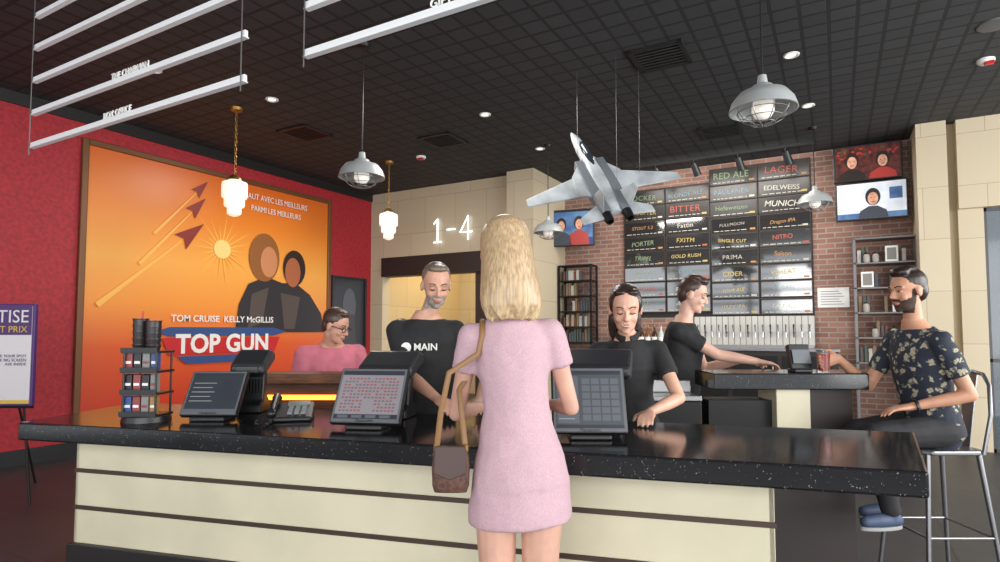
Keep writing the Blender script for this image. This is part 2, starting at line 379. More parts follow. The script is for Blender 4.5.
# 1-4 neon numerals on cream wall
N=thing('wall_number_sign','thin glowing white neon number sign on cream wall','sign',(-5.63,8.26,3.10))
neon=mat('sign_white_glow',(255,255,255),0.4,emit=(228,244,255),es=1.8)
mk(B().tube([(-0.36,0,0.12),(-0.28,0,0.2),(-0.28,0,-0.2)],0.013,8).tube([(-0.36,0,-0.2),(-0.20,0,-0.2)],0.013,8),'numeral_one',neon,N)
mk(B().tube([(-0.09,0,0.0),(0.08,0,0.0)],0.013,8),'dash',neon,N)
mk(B().tube([(0.34,0,-0.2),(0.34,0,0.2),(0.18,0,-0.07),(0.42,0,-0.07)],0.013,8),'numeral_four',neon,N)
# easel sign on the left
E=thing('easel_sign','purple and white advertising board on black easel','sign',S(-4.14,5.0,0),YAW+0.05)
bpur=mat('board_purple',(78,40,110),0.4)
mk(B().bb(-0.46,0.24,-0.02,0.02,0.77,1.62),'frame_board',bpur,E,bevel=0.006)
b=B().bb(-0.44,0.22,-0.026,-0.02,0.79,1.6,0).bb(-0.44,0.22,-0.029,-0.026,1.36,1.6,1)
b.bb(-0.44,0.22,-0.029,-0.026,0.79,0.82,2)
yel=mat('print_yellow',(225,190,70),0.5); pur=mat('board_grey_text',(130,120,150),0.5)
mk(b,'board_face',[mat('board_white',(228,224,226),0.4),bpur,yel],E)
text('ADVERTISE',0.15,white,E,(0.20,-0.032,1.51),align='RIGHT',sx=.95); text('BEST PRIX',0.075,yel,E,(0.19,-0.032,1.405),align='RIGHT')
text('BOOK YOUR SPOT\nON THE BIG SCREEN\nASK INSIDE',0.034,pur,E,(0.19,-0.030,1.15),align='RIGHT')
b=B().cyl((0.12,0.05,0.85),(0.35,-0.15,0),0.010).cyl((-0.3,0.05,0.85),(-0.5,-0.15,0),0.010).cyl((-0.1,0.03,1.6),(-0.1,0.55,0),0.010).cyl((-0.42,0,0.76),(0.24,0,0.76),0.010)
mk(b,'easel',blk2,E,smooth=40)
# ---------------------------------------------------------------- main counter
K=thing('service_counter','long black speckled stone counter on cream panelled base','counter',CT(0,0,0),CROT)
gm=bpy.data.materials.new('black_granite'); gm.use_nodes=True; nt=gm.node_tree; bs=nt.nodes['Principled BSDF']
bs.inputs['Roughness'].default_value=0.12
tc=nt.nodes.new('ShaderNodeTexCoord'); vo=nt.nodes.new('ShaderNodeTexVoronoi'); vo.inputs['Scale'].default_value=120
nt.links.new(tc.outputs['Object'],vo.inputs['Vector']); 
wn=nt.nodes.new('ShaderNodeTexNoise'); wn.inputs['Scale'].default_value=45; nt.links.new(tc.outputs['Object'],wn.inputs['Vector'])
cr=nt.nodes.new('ShaderNodeValToRGB'); cr.color_ramp.elements[0].position=0.10; cr.color_ramp.elements[0].color=lin((170,168,160)); cr.color_ramp.elements[1].position=0.22; cr.color_ramp.elements[1].color=lin((24,24,26))
nt.links.new(vo.outputs['Distance'],cr.inputs['Fac'])
cr2=nt.nodes.new('ShaderNodeValToRGB'); cr2.color_ramp.elements[0].position=0.5; cr2.color_ramp.elements[1].position=0.6
nt.links.new(wn.outputs['Fac'],cr2.inputs['Fac'])
mx=nt.nodes.new('ShaderNodeMix'); mx.data_type='RGBA'; mx.inputs['A'].default_value=lin((26,26,28)); nt.links.new(cr2.outputs['Color'],mx.inputs['Factor']); nt.links.new(cr.outputs['Color'],mx.inputs['B'])
nt.links.new(mx.outputs['Result'],bs.inputs['Base Color'])
granite=gm
mk(B().prism([(0,0,0.9),(3.6,0,0.9),(3.84,0.78,0.9),(-0.13,0.75,0.9)],(0,0,0.08)),'countertop',granite,K,bevel=0.008)
mk(B().bb(0.17,3.18,0.17,0.6,0.05,0.9),'base_body',mat('counter_body_dark',(40,34,30),0.6),K)
darkstripe=mat('bronze_strip',(74,58,50),0.4,0.3)
for z0,z1 in ((0.752,0.9),(0.582,0.734),(0.41,0.564)):
    mk(B().bb(0.17,3.2,0.15,0.17,z0,z1).bb(0.17,0.19,0.15,0.6,z0,z1).bb(3.18,3.2,0.15,0.6,z0,z1),'base_panel',cream,K,bevel=0.003)
for z in (0.743,0.573): mk(B().bb(0.165,3.205,0.146,0.6,z-0.009,z+0.009),'metal_strip',darkstripe,K)
mk(B().bb(0.15,3.2,0.13,0.6,0,0.41),'plinth',mat('plinth_dark',(34,30,30),0.4),K,bevel=0.004)
# ---------------------------------------------------------------- raised bar (right) and wooden bar (left)
R1=thing('raised_bar','raised black stone bar ledge on cream pier','bar counter',S(1.19,3.32,0),YAW)
mk(B().bb(0,0.86,0,0.34,1.07,1.16),'bar_top',granite,R1,bevel=0.006)
mk(B().bb(0.36,0.55,0.04,0.28,0.70,1.07),'pier',cream,R1,bevel=0.004)
mk(B().bb(0.36,0.82,0.1,0.28,0,0.70).bb(0.55,0.82,0.1,0.28,0.70,1.07),'dark_panel',mat('dark_bar_panel',(46,38,36),0.5),R1)
mk(B().bb(0.0,0.36,0.1,0.28,0,1.0),'bar_body',blk2,R1)
R2=thing('wooden_bar','low brown wooden bar with warm glowing strip beneath','bar counter',S(-1.62,3.82,0),YAW)
mk(B().bb(0,0.75,0,0.26,1.06,1.12),'bar_top',wood,R2,bevel=0.005)
mk(B().bb(0.05,0.75,0.08,0.2,0,1.06),'bar_front',mat('wood_dark',(72,46,30),0.5,noise=0.2,nscale=6,stretch=(1,8,8)),R2)
mk(B().bb(0.05,0.72,0.055,0.075,0.95,0.98),'light_strip',mat('led_amber',(255,170,60),0.4,emit=(255,160,50),es=3.5),R2)
mk(B().bb(0.0,0.8,-0.12,0.07,0.80,0.86),'lower_shelf',wood,R2,bevel=0.004)
R3=thing('under_bar_station','black stainless ice bin and sink station','bar equipment',S(0.86,3.38,0),YAW)
mk(B().bb(0,0.28,0,0.24,0,1.0),'cabinet',blk2,R3,bevel=0.01)
mk(B().bb(0,0.28,0,0.24,1.0,1.03).bb(0,0.28,0.20,0.24,1.03,1.1),'steel_top',steel,R3,bevel=0.004)
BB=thing('back_bar_cabinet','long dark back bar cabinet with steel top along brick wall','cabinet',(-3.2,8.7,0))
mk(B().bb(0,3.2,0,0.5,0,1.12),'cabinet_body',mat('cabinet_dark',(44,38,36),0.5),BB)
mk(B().bb(-0.02,3.22,-0.03,0.52,1.12,1.16),'steel_top',steel,BB,bevel=0.004)
for i in range(5):
    d=mk(B().bb(0.04+i*0.63,0.62+i*0.63,-0.02,0,0.12,1.06),'door',blk2,BB,bevel=0.005)
    mk(B().cyl((0.55+i*0.63,-0.045,0.7),(0.55+i*0.63,-0.045,0.95),0.01),'handle',steel,d)
TW=thing('beer_tap_wall','pale tiled panel with a row of chrome beer taps','beer taps',(-1.87,9.22,1.17))
mk(B().bb(0,1.6,0,0.06,0,0.43),'splash_panel',brickmat('tap_panel_tile',(196,194,188),(186,184,178),(120,118,114),0.08,0.5,0.006,'xz',0,0.3,0.3),TW,bevel=0.003)
mk(B().bb(0,1.6,-0.25,0.0,-0.01,0.02),'drip_tray',steel,TW)
for i in range(16):
    x=0.07+i*0.098
    mk(B().cyl((x,0,0.2),(x,-0.09,0.2),0.010).cyl((x,-0.08,0.21),(x,-0.09,0.13),0.009,0.007).cyl((x,-0.09,0.21),(x,-0.10,0.31),0.007,0.012),'tap',[blk if i%3==1 else chrome],TW,smooth=40)
def bottle(col,name='bottle'):
    t=thing('bottle','glass liquor bottle standing on back bar','bottle',group='liquor bottles on back bar')
    mk(B().lathe([(0.001,0),(0.038,0),(0.04,0.02),(0.04,0.18),(0.03,0.21),(0.014,0.24),(0.013,0.3),(0.001,0.3)]),'glass_body',col,t,smooth=40)
    mk(B().lathe([(0.0405,0.05),(0.0405,0.14)]),'bottle_label',white,t); mk(B().cyl((0,0,0.295),(0,0,0.325),0.015),'cap',gold,t)
    return t
bc=[mat('amber_glass',(120,70,25),0.1,spec=0.8),mat('green_glass',(40,80,45),0.1),mat('clear_glass',(190,200,200),0.1),mat('brown_glass',(60,35,20),0.1)]
bt=[bottle(c) for c in bc]
for i,x in enumerate((-2.9,-2.8,-2.7,-2.6,-2.5,-2.4,-2.3,-2.2)):
    if i<4: bt[i].location=(x,8.95,1.16); 
    else: copything(bt[(i*3)%4],(x,8.95,1.16))
# ---------------------------------------------------------------- chalkboards
struct(B().bb(-2.96,-1.63,9.288,9.3,1.60,3.63).bb(-1.63,-0.27,9.288,9.3,1.60,3.82),'menu_backing_board',mat('backing_black',(26,24,24),0.5))  # black backing board added behind the chalkboards, darkening the gaps between them
chalk=[mat('chalk_'+n,c,0.8,emit=c,es=0.04) for n,c in (('white',(188,184,172)),('yellow',(184,162,92)),('green',(128,148,112)),('red',(174,88,76)),('blue',(116,142,156)),('orange',(174,128,82)))]
cbm=mat('chalkboard',(36,33,32),0.3,noise=0.15,nscale=8); cbg=mat('glossy_chalkboard',(40,38,38),0.06,ior=2.8); cbf=mat('chalkboard_frame',(52,44,38),0.5)
words=['ROCKER','KLOUFTER','STOUT 5.2','PORTER','TRIPEL','GRAFFITI','THE ROOFER','PALE','BLONDE ALE','BITTER','Fattin','FXITM','GOLD RUSH','DEVIL','PILSNER','AMBER','RED ALE','PAULANER','Hefeweizen','FULLMOON','SINGLE CUT','PRIMA','CIDER','SOUR ALE','HAZY IPA','LAGER','EDELWEISS','MUNICH','Dragon IPA','NITRO','Saison','WHEAT','DUBBEL','PALE ALE','Brown','KOLSCH']
cols=[(-2.95,0.655),(-2.285,0.655),(-1.62,0.66),(-0.95,0.67)]
k=0
for ci,(x,w) in enumerate(cols):
    top=3.80 if ci>=2 else 3.61
    rows=9 if ci>=2 else 8
    for r in range(rows):
        z=top-(r+1)*0.242
        t=thing('chalkboard_sign','small black chalkboard with hand lettered drink name on menu wall','chalkboard',(x,9.288,z),group='drink chalkboards on brick wall')
        mk(B().bb(0,w,-0.03,0,0,0.236),'board',[cbf],t,bevel=0.003)
        low=rows-6<=r
        mk(B().bb(0.014,w-0.014,-0.034,-0.03,0.014,0.222),'writing_surface',[cbg if low else cbm],t,rot=(random.uniform(-.02,.02) if low else 0,0,0))
        c=chalk[random.choice((0,0,0,1,1,2,3,4,5))]; c2=chalk[random.choice((0,1,3,5))]; s_=words[k%36]
        z0=0.125+random.uniform(-.015,.015); sz_=random.uniform(.11,.14) if len(s_)<8 else random.uniform(.085,.105)
        if low: sz_*=.72
        text(s_,sz_,c,t,(w/2-0.03,-0.037,z0),rot=(math.pi/2,random.uniform(-.08,.08),0),ext=0.0005,sx=min(1.0,(w-0.10)/(0.62*len(s_)*sz_+0.001)),bold=random.uniform(-.001,.001),shear=random.choice((0,0,.15,.3)),sp=random.uniform(.95,1.1))
        b=B()
        x2=0.05
        while x2<w-0.16:
            l=random.uniform(.03,.08); b.bb(x2,x2+l,-0.037,-0.035,0.03,0.040,0); x2+=l+.02
        b.bb(w-0.11,w-0.04,-0.037,-0.035,0.028,0.055,1)
        mk(b,'chalk_lines',[chalk[0],c2],t); k+=1
# ---------------------------------------------------------------- televisions
def tv(loc,w,h,rz,scr,label,mats,tilt=0.0):
    t=thing('wall_television',label,'television',loc,rz)
    mk(B().bb(-0.05,0.05,0.06,0.35,h*0.4,h*0.6),'wall_bracket',blk2,t)
    mk(B().bb(-w/2,w/2,0,0.06,0,h),'casing',blk,t,bevel=0.008)
    mk(scr,'screen',mats,t)
    return t
def E_(n,c,s=1.0): return mat(n,c,0.3,emit=c,es=s)
def Em(n,c,c2,s,sc):
    m=mat(n,c,0.3,col2=c2,nscale=sc); nt=m.node_tree; b=nt.nodes['Principled BSDF']; l=b.inputs['Base Color'].links[0].from_socket
    nt.links.new(l,b.inputs['Emission Color']); b.inputs['Emission Strength'].default_value=s; return m
sd=Em('tv_dark',(40,22,22),(96,40,32),0.5,14); sr=E_('tv_red',(150,46,38),0.5); sk=Em('tv_skin',(168,118,96),(200,152,128),0.5,20); sg=E_('tv_green',(50,80,46),0.4); sw=Em('tv_white',(180,190,200),(212,216,220),0.55,4); sb=Em('tv_blue',(48,76,120),(84,120,160),0.5,5); shd=E_('tv_hair',(36,26,24),0.3)
def oval(b,cx,cz,rx,rz_,mi,y=-0.004,n=18):
    b.add([(cx+rx*math.cos(q),y,cz+rz_*math.sin(q)) for q in [2*math.pi*i/n for i in range(n)]],[tuple(range(n))],mi)
def bust(b,cx,cz,s,y,hair,face,top):
    b.add([(cx-.14*s,y,0.02),(cx+.14*s,y,0.02),(cx+.12*s,y,cz-.13*s),(cx+.04*s,y,cz-.08*s),(cx-.04*s,y,cz-.08*s),(cx-.12*s,y,cz-.13*s)],[(0,1,2,3,4,5)],top)
    oval(b,cx,cz+.02*s,.07*s,.095*s,hair,y-.001); oval(b,cx,cz,.048*s,.07*s,face,y-.002); oval(b,cx,cz-.035*s,.018*s,.005*s,3,y-.003)
    for q in (-1,1): oval(b,cx+q*.018*s,cz+.012*s,.007*s,.004*s,hair,y-.003)
b=B(); b.bb(-0.36,0.36,-0.002,0,0.02,0.46,0)
for i in range(22): oval(b,random.uniform(-0.33,0.33),random.uniform(0.3,0.44),random.uniform(.012,.03),random.uniform(.01,.02),random.choice((1,1,3)),-0.003-i*0.0001)
bust(b,-0.17,.25,1.15,-.006,5,2,5); bust(b,.17,.24,1.1,-.006,5,2,1)
tv((0.39,9.02,3.35),0.77,0.48,0,b,'wall television showing two people among red flowers',[sd,sr,sk,sg,sw,shd])
b=B(); b.bb(-0.38,0.38,-0.002,0,0.02,0.48,0); b.bb(-0.38,0.38,-0.004,-0.002,0.02,0.09,1); bust(b,.02,.27,1.2,-.005,4,2,5); b.bb(.2,.34,-.004,-.002,.25,.4,1)
tv((0.42,9.0,2.83),0.80,0.50,0,b,'wall television showing news presenter on pale studio',[sw,sb,sk,sr,shd,E_('tv_suit',(52,56,66),.3)])
b=B(); b.bb(-0.38,0.38,-0.002,0,0.02,0.56,0); b.bb(-0.38,0.38,-0.004,-0.002,0.02,0.14,1); bust(b,-.13,.33,1.2,-.006,4,2,5); bust(b,.16,.35,1.2,-.006,4,2,3)
tv((-3.75,8.9,2.76),0.82,0.6,math.radians(12),b,'wall television showing two presenters at blue desk',[sb,E_('tv_navy',(30,50,110),.5),sk,sr,shd,E_('tv_suit',(52,56,66),.3)])
# ---------------------------------------------------------------- shelves with books
def book(col,h,w,d):
    t=thing('book','hardcover book standing on shelf','book',group='books on wall shelves')
    mk(B().bb(0,w,0,d,0,h).bb(0.003,w-0.003,0.004,d+0.001,0.003,h+0.001),'cover',col,t,bevel=0.002)
    return t
bookc=[mat('book_%d'%i,c,0.6) for i,c in enumerate(((124,78,68),(84,94,108),(176,166,144),(84,96,88),(96,84,88),(196,192,184),(90,82,78),(140,118,90)))]
protos=[book(c,0.15+0.02*(i%4),0.032+0.005*(i%3),0.12) for i,c in enumerate(bookc)]
used=set()
def putbook(i,loc):
    i%=8
    if i not in used: used.add(i); protos[i].location=loc
    else: copything(protos[i],loc)
def shelf(x0,x1,y0,y1,z0,z1,n,m,label,gapp,legs=False):
    t=thing('shelving_unit',label,'shelf',(x0,y0,z0 if not legs else 0)); W=x1-x0; D=y1-y0; o=z0 if legs else 0; H=z1-z0
    for xx in (0,W-0.03):
        for yy in (0,D-0.03): mk(B().bb(xx,xx+0.03,yy,yy+0.03,0,o+H),'upright',m,t)
    for i in range(n+1):
        mk(B().bb(0,W,0,D,o+i*H/n-0.01,o+i*H/n+0.01),'shelf_board',m,t,bevel=0.002)
    for i in range(n):
        x=x0+0.05
        while x<x1-0.09:
            if random.random()<gapp: x+=random.uniform(.08,.2); continue
            idx=random.randrange(8); putbook(idx,(x,y0+0.11,z0+i*H/n+0.012)); x+=0.046
shm=mat('shelf_grey_metal',(120,120,122),0.45,0.3)
shelf(0.2,0.9,8.95,9.25,0.98,2.58,5,shm,'grey metal wall shelf with a few books and boxes',.30,True)
shelf(-3.98,-3.4,8.95,9.25,1.2,2.45,5,blk2,'dark metal shelf packed with books beside pillar',.06,True)
fr0=None
for j,(x,lv) in enumerate(((0.62,4),(0.35,3),(0.68,2))):
    z=0.98+lv*0.32+0.012
    if fr0 is None:
        fr0=thing('picture_frame','small white framed picture leaning on shelf','picture frame',(x,8.965,z),group='small frames on grey shelf')
        mk(B().bb(-.07,.07,0,.012,0,.2),'frame',white,fr0,bevel=.003); mk(B().bb(-.05,.05,-.002,0,.025,.175),'picture',mat('picture_grey',(130,128,122),.5),fr0)
    else: copything(fr0,(x,8.965,z))
jr0=None
for x,lv in ((0.35,4),(0.45,4),(0.7,3),(0.33,2),(0.42,1),(0.62,1),(0.5,0)):
    z=0.98+lv*0.32+0.011
    if jr0 is None:
        jr0=thing('storage_jar','small grey ceramic jar with lid on shelf','jar',(x,9.005,z),group='jars on grey shelf')
        mk(B().lathe([(0.001,0),(.03,0),(.038,.03),(.036,.09),(.028,.11),(.001,.11)]),'jar_body',mat('jar_ceramic',(168,164,156),.4),jr0,smooth=40)
        mk(B().lathe([(.03,.11),(.03,.12),(.008,.125),(.008,.14),(.001,.14)]),'lid',blk2,jr0,smooth=40)
    else: copything(jr0,(x,9.005,z))
pp=thing('paper_notice','white framed paper notice taped on brick wall','notice',(-0.04,9.3,1.71))
mk(B().bb(-0.19,0.19,-0.012,0,0,0.27),'sheet',white,pp); 
b=B()
for i in range(6): b.bb(-0.15,0.13-0.03*(i%3),-0.014,-0.0125,0.04+i*0.035,0.048+i*0.035)
mk(b,'print_lines',mat('grey_ink',(120,120,130),0.7),pp)
# ---------------------------------------------------------------- jet model
jg=mat('jet_grey',(172,178,182),0.5,0.05,noise=0.12,nscale=5); jd=mat('jet_dark',(112,118,124),0.5,0.05)
J=thing('model_fighter_jet','grey twin tailed model fighter jet hung on wires','model aircraft',S(0.93,5.5,2.78),0)
fv=V((-0.26,0.56,0.79)).normalized(); rv=V((0.98,0.14,0.20)); rv=(rv-fv*rv.dot(fv)).normalized(); uv=rv.cross(fv)
MJ=Matrix((rv,fv,uv)).transposed()
JR=(Matrix.Rotation(YAW,3,'Z')@MJ).to_euler()
J.rotation_euler=JR
def ring(y,rx,rz,cz=0,n=16,pw=1.0):
    return [V((rx*math.cos(2*math.pi*j/n),y,cz+rz*math.sin(2*math.pi*j/n))) for j in range(n)]
mk(B().rings([ring(0.80,0.004,0.004,-0.01),ring(0.76,0.02,0.02,-0.008),ring(0.66,0.042,0.042),ring(0.5,0.056,0.062,0.005),ring(0.3,0.06,0.07,0.015),ring(0.1,0.08,0.06,0.01),ring(-0.2,0.1,0.05),ring(-0.42,0.06,0.03)]),'fuselage',jg,J,smooth=50)
mk(B().rings([ring(0.55,0.01,0.01,0.06),ring(0.5,0.032,0.04,0.065),ring(0.4,0.038,0.055,0.07),ring(0.26,0.03,0.04,0.07),ring(0.16,0.008,0.01,0.06)]),'canopy',mat('canopy_glass',(46,54,62),0.1),J,smooth=60)
for sgn in (-1,1):
    mk(B().rings([[V((sgn*(0.065+a),0.3-0.0,z)) for a,z in ((0,-0.05),(0.08,-0.05),(0.08,0.045),(0,0.045))],[V((sgn*(0.055+a),-0.1,z)) for a,z in ((0,-0.055),(0.1,-0.05),(0.1,0.045),(0,0.045))],[V((sgn*(0.05+a),-0.42,z)) for a,z in ((0,-0.04),(0.09,-0.04),(0.09,0.04),(0,0.04))]]),'engine_intake',jd,J,bevel=0.008)
    mk(B().lathe([(0.045,0),(0.042,-0.07),(0.034,-0.10),(0.028,-0.10),(0.03,-0.05)]),'engine_nozzle',blk2,J,loc=(sgn*0.095,-0.42,0),rot=(-math.pi/2,0,0),smooth=40)
    mk(B().prism([(sgn*0.05,0.36,0.01),(sgn*0.24,0.10,0.01),(sgn*0.28,-0.14,0.01),(sgn*0.05,-0.25,0.01)],(0,0,0.025)),'wing_glove',jg,J,bevel=0.006)
    mk(B().prism([(sgn*0.2,0.10,0.015),(sgn*0.74,-0.08,0.015),(sgn*0.75,-0.17,0.015),(sgn*0.22,-0.17,0.015)],(0,0,0.016)),'wing',jg,J,bevel=0.005)
    mk(B().prism([(sgn*0.12,-0.28,0.0),(sgn*0.34,-0.42,0.0),(sgn*0.34,-0.5,0.0),(sgn*0.13,-0.48,0.0)],(0,0,0.012)),'tailplane',jg,J,bevel=0.004)
    mk(B().prism([(sgn*0.12,-0.18,0.03),(sgn*0.15,-0.34,0.25),(sgn*0.15,-0.42,0.25),(sgn*0.12,-0.42,0.03)],(sgn*0.012,0,0)),'tail_fin',jg,J,bevel=0.003)
Rw=Matrix.Rotation(YAW,3,'Z')@MJ; Ri=Rw.inverted(); jl=J.location
for p in ((-0.1,0.35,0.07),(0.4,0.0,0.03),(0.05,-0.3,0.04)):
    w=Rw@V(p)+V(jl); top=V((w.x,w.y,CZ)); mk(B().cyl(p,Ri@(top-V(jl)),0.002,n=6),'hanging_wire',wire,J)
# ---------------------------------------------------------------- counter items
def scr_ui(kind,w,h):
    b=B(); y=-0.012
    def r(x0,x1,z0,z1,mi,dy=0): b.add([(x0*w-w/2,y-0.0008*(1+dy),z0*h),(x1*w-w/2,y-0.0008*(1+dy),z0*h),(x1*w-w/2,y-0.0008*(1+dy),z1*h),(x0*w-w/2,y-0.0008*(1+dy),z1*h)],[(0,1,2,3)],mi)
    r(0.05,0.95,0.07,0.94,0)
    if kind==0:
        r(0.05,0.95,0.88,0.94,2,1); r(0.05,0.95,0.07,0.13,3,1)
        for i in range(5): r(0.1,0.5-0.05*(i%2),0.7-i*0.1,0.715-i*0.1,4,1)
        r(0.6,0.9,0.3,0.8,2,1)
    elif kind==1:
        r(0.05,0.95,0.86,0.94,2,1); r(0.05,0.95,0.07,0.15,2,1)
        for i in range(11):
            for j in range(15):
                if (i*j+i)%7!=3 and not (i<4 and 5<j<9): r(0.1+j*0.054,0.135+j*0.054,0.2+i*0.058,0.228+i*0.058,5 if (i+j//3)%3 else 4,1)
        for j in range(4): r(0.1+j*0.2,0.25+j*0.2,0.085,0.135,3,2)
    else:
        r(0.05,0.95,0.88,0.94,2,1); r(0.07,0.36,0.14,0.85,3,1)
        for i in range(6):
            r(0.09,0.3,0.2+i*0.1,0.215+i*0.1,4,2)
        for i in range(6):
            for j in range(4): r(0.41+j*0.13,0.52+j*0.13,0.18+i*0.11,0.27+i*0.11,3,1)
        r(0.05,0.95,0.07,0.12,2,2)
    return b
uim=lambda k:[E_('ui_bg_%d'%k,((52,56,62),(128,124,128),(70,74,78))[k],0.3),E_('ui_x',(90,90,90),0.3),E_('ui_bar',(50,53,60),0.3),E_('ui_grey',(88,92,98),0.3),E_('ui_text',(140,143,146),0.3) if k!=1 else E_('ui_text_dark',(98,94,102),0.3),E_('ui_red',(136,78,82),0.3)]
def terminal(u,v,k,yaw,w=0.33,h=0.27,tilt=28,label=''):
    t=thing('touchscreen_terminal',label,'touchscreen',CT(u,v,0.98),CROT+yaw)
    mk(B().bb(-0.08,0.08,-0.02,0.12,0,0.02).prism([(-0.05,0.02,0.02),(-0.05,0.12,0.02),(-0.05,0.11,0.12),(-0.05,0.08,0.12)],(0.1,0,0)),'stand',blk,t,bevel=0.006)
    sc=mk(B().bb(-w/2,w/2,-0.012,0.02,0,h),'display_housing',blk,t,loc=(0,0,0.022),rot=(-math.radians(tilt),0,0),bevel=0.008)
    mk(B().bb(-w/2+0.006,w/2-0.006,-0.0125,-0.0115,0.006,h-0.006),'bezel',mat('bezel_grey',(104,106,110),0.3),sc)
    mk(scr_ui(k,w,h),'screen',uim(k),sc)
    text('Panasonic',0.02,mat('logo_ink',(30,30,34),0.4),sc,(0,-0.0132,0.0115),ext=0.0003)
    return t
terminal(0.81,0.26,0,math.radians(16),0.265,0.235,34,'black tilted touchscreen with dark menu display on counter')
terminal(1.62,0.24,1,math.radians(8),0.31,0.265,33,'black tilted touchscreen showing seating grid on counter')
terminal(2.57,0.26,2,math.radians(14),0.29,0.265,22,'black tilted touchscreen with grey order screen on counter')
def rearpos(u,v,yaw,w=0.31,label='',lift=0.0):
    t=thing('cash_register_terminal',label,'cash register',CT(u,v,0.98),CROT+yaw); a=w*.36
    mk(B().prism([(-a,-0.06,0.0),(-a,0.10,0.0),(-a,0.10,0.04),(-a,0.05,0.08),(-a,0.04,0.22+lift),(-a,0.0,0.22+lift),(-a,-0.02,0.06),(-a,-0.06,0.04)],(2*a,0,0)),'base_unit',blk,t,bevel=0.008)
    mk(B().prism([(-w/2,-0.07,0.19+lift),(-w/2,0.10,0.26+lift),(-w/2,0.10,0.30+lift),(-w/2,0.04,0.32+lift),(-w/2,-0.09,0.25+lift),(-w/2,-0.10,0.21+lift)],(w,0,0)),'display_back',mat('charcoal_plastic',(46,47,51),0.3),t,bevel=0.014)
    mk(B().bb(-w/2+0.03,w/2-0.03,-0.104,-0.095,0.205+lift,0.24+lift),'rear_cover',blk,t,bevel=0.003)
    if w>.2: text('Panasonic',0.024,mat('logo_grey',(170,170,170),0.4),t,(0,-0.106,0.224+lift),ext=0.0004)
    b=B()
    for i in range(7): b.bb(-w*.3+i*w*.09,-w*.3+.01+i*w*.09,-0.026,-0.010,0.10,0.17)
    mk(b,'vent_slots',mat('slot_black',(8,8,8),0.6),t)
    return t
rearpos(0.80,0.58,0.35,0.17,'slim black register terminal seen from behind on counter')
rearpos(1.57,0.60,0.05,0.27,'black register terminal beside grey-bearded staff man')
rearpos(2.57,0.58,0.0,0.29,'black register terminal beside staff woman',0.02)
T=thing('desk_telephone','black corded desk phone with handset on counter','telephone',CT(1.14,0.42,0.98),CROT+0.5)
mk(B().prism([(-0.1,-0.1,0),(-0.1,0.1,0),(-0.1,0.1,0.07),(-0.1,-0.1,0.02)],(0.2,0,0)),'phone_body',blk,T,bevel=0.008)
mk(B().cap((-0.075,-0.09,0.05),(-0.075,0.09,0.1),0.016).ell((-0.075,-0.09,0.04),(0.024,0.024,0.02)).ell((-0.075,0.09,0.09),(0.024,0.024,0.02)),'handset',blk,T,smooth=60)
b=B()
for i in range(4):
    for j in range(3): b.box((0.0+j*0.03,-0.06+i*0.026,0.036+i*0.006),(0.02,0.016,0.012))
mk(b,'keypad',mat('key_grey',(120,122,125),0.5),T)
mk(B().box((0.03,0.065,0.065),(0.1,0.05,0.008),0,Matrix.Rotation(0.24,3,'X')),'phone_display',mat('lcd',(120,130,120),0.3),T)
mk(B().tube([(-0.1+0.03*math.sin(i*0.25)+0.006*math.cos(i*1.8),-0.1-i*0.002,0.01+0.006*math.sin(i*1.8)+0.004) for i in range(60)],0.003,5),'coiled_cord',blk,T,smooth=60)
CR=thing('counter_display_rack','narrow black wire display rack on counter','display rack',CT(0.52,0.2,0.98),CROT+0.25)
for x in (-0.075,0.075):
    for y in (-0.06,0.06): mk(B().cyl((x,y,0),(x,y,0.32),0.005),'post',blk,CR)
mk(B().cyl((0,0,0),(0,0,0.025),0.105,0.10,n=32),'round_base',blk,CR,smooth=40)
for z in (0.03,0.13,0.23,0.32): mk(B().bb(-0.085,0.085,-0.07,0.07,z-0.006,z+0.004).bb(-0.085,0.085,-0.075,-0.07,z,z+0.02),'shelf_tray',blk,CR)
candy=[mat('packet_%d'%i,c,0.35) for i,c in enumerate(((50,76,130),(140,60,60),(130,130,128),(160,120,70),(36,36,42)))]
cp0=[]
for i,m in enumerate(candy):
    t=thing('candy_packet','small coloured sweet packet in counter rack','packet',group='sweet packets in counter rack')
    mk(B().bb(-0.017,0.017,-0.012,0.012,0,0.08).bb(-0.018,0.018,-0.003,0.003,0.075,0.083),'wrapper',m,t,bevel=0.003); mk(B().bb(-0.013,0.013,-0.0135,-0.012,0.03,0.042),'printed_band',white if i!=2 else candy[1],t)
    cp0.append(t)
n=0
for zi,z in enumerate((0.036,0.136,0.236)):
    for j in range(4):
        l=V((-0.06+j*0.04,-0.04,z)); c,s_=math.cos(CROT+0.25),math.sin(CROT+0.25)
        w=CT(0.52,0.2,0.98)+V((l.x*c-l.y*s_,l.x*s_+l.y*c,l.z)); k=(n*3+zi)%5
        if n<5: cp0[n].location=w; cp0[n].rotation_euler=(0,0,CROT+0.25)
        else: copything(cp0[k],w,CROT+0.25)
        n+=1
cupm=mat('dark_cup',(44,38,40),0.3)
for i,(dx,h) in enumerate(((-0.05,0.15),(0.026,0.14))):
    c,s_=math.cos(CROT),math.sin(CROT)
    t=thing('cup_stack','stack of dark paper cups on display rack','cups',CT(0.52,0.2,0.98+0.325)+V((dx*c,dx*s_,0)),0,group='cup stacks on counter rack')
    prof=[]
    for q in range(5): prof+=[(0.028+0.001*q,h*q/5),(0.033,h*(q+1)/5-0.004),(0.036,h*(q+1)/5-0.003),(0.036,h*(q+1)/5)]
    mk(B().lathe([(0.001,0)]+prof+[(0.03,h-0.01),(0.001,h-0.05)],n=20),'cups',cupm,t,smooth=30)
st=thing('drinking_straw','red drinking straw standing in cup stack','straw',CT(0.472,0.2,1.41),CROT)
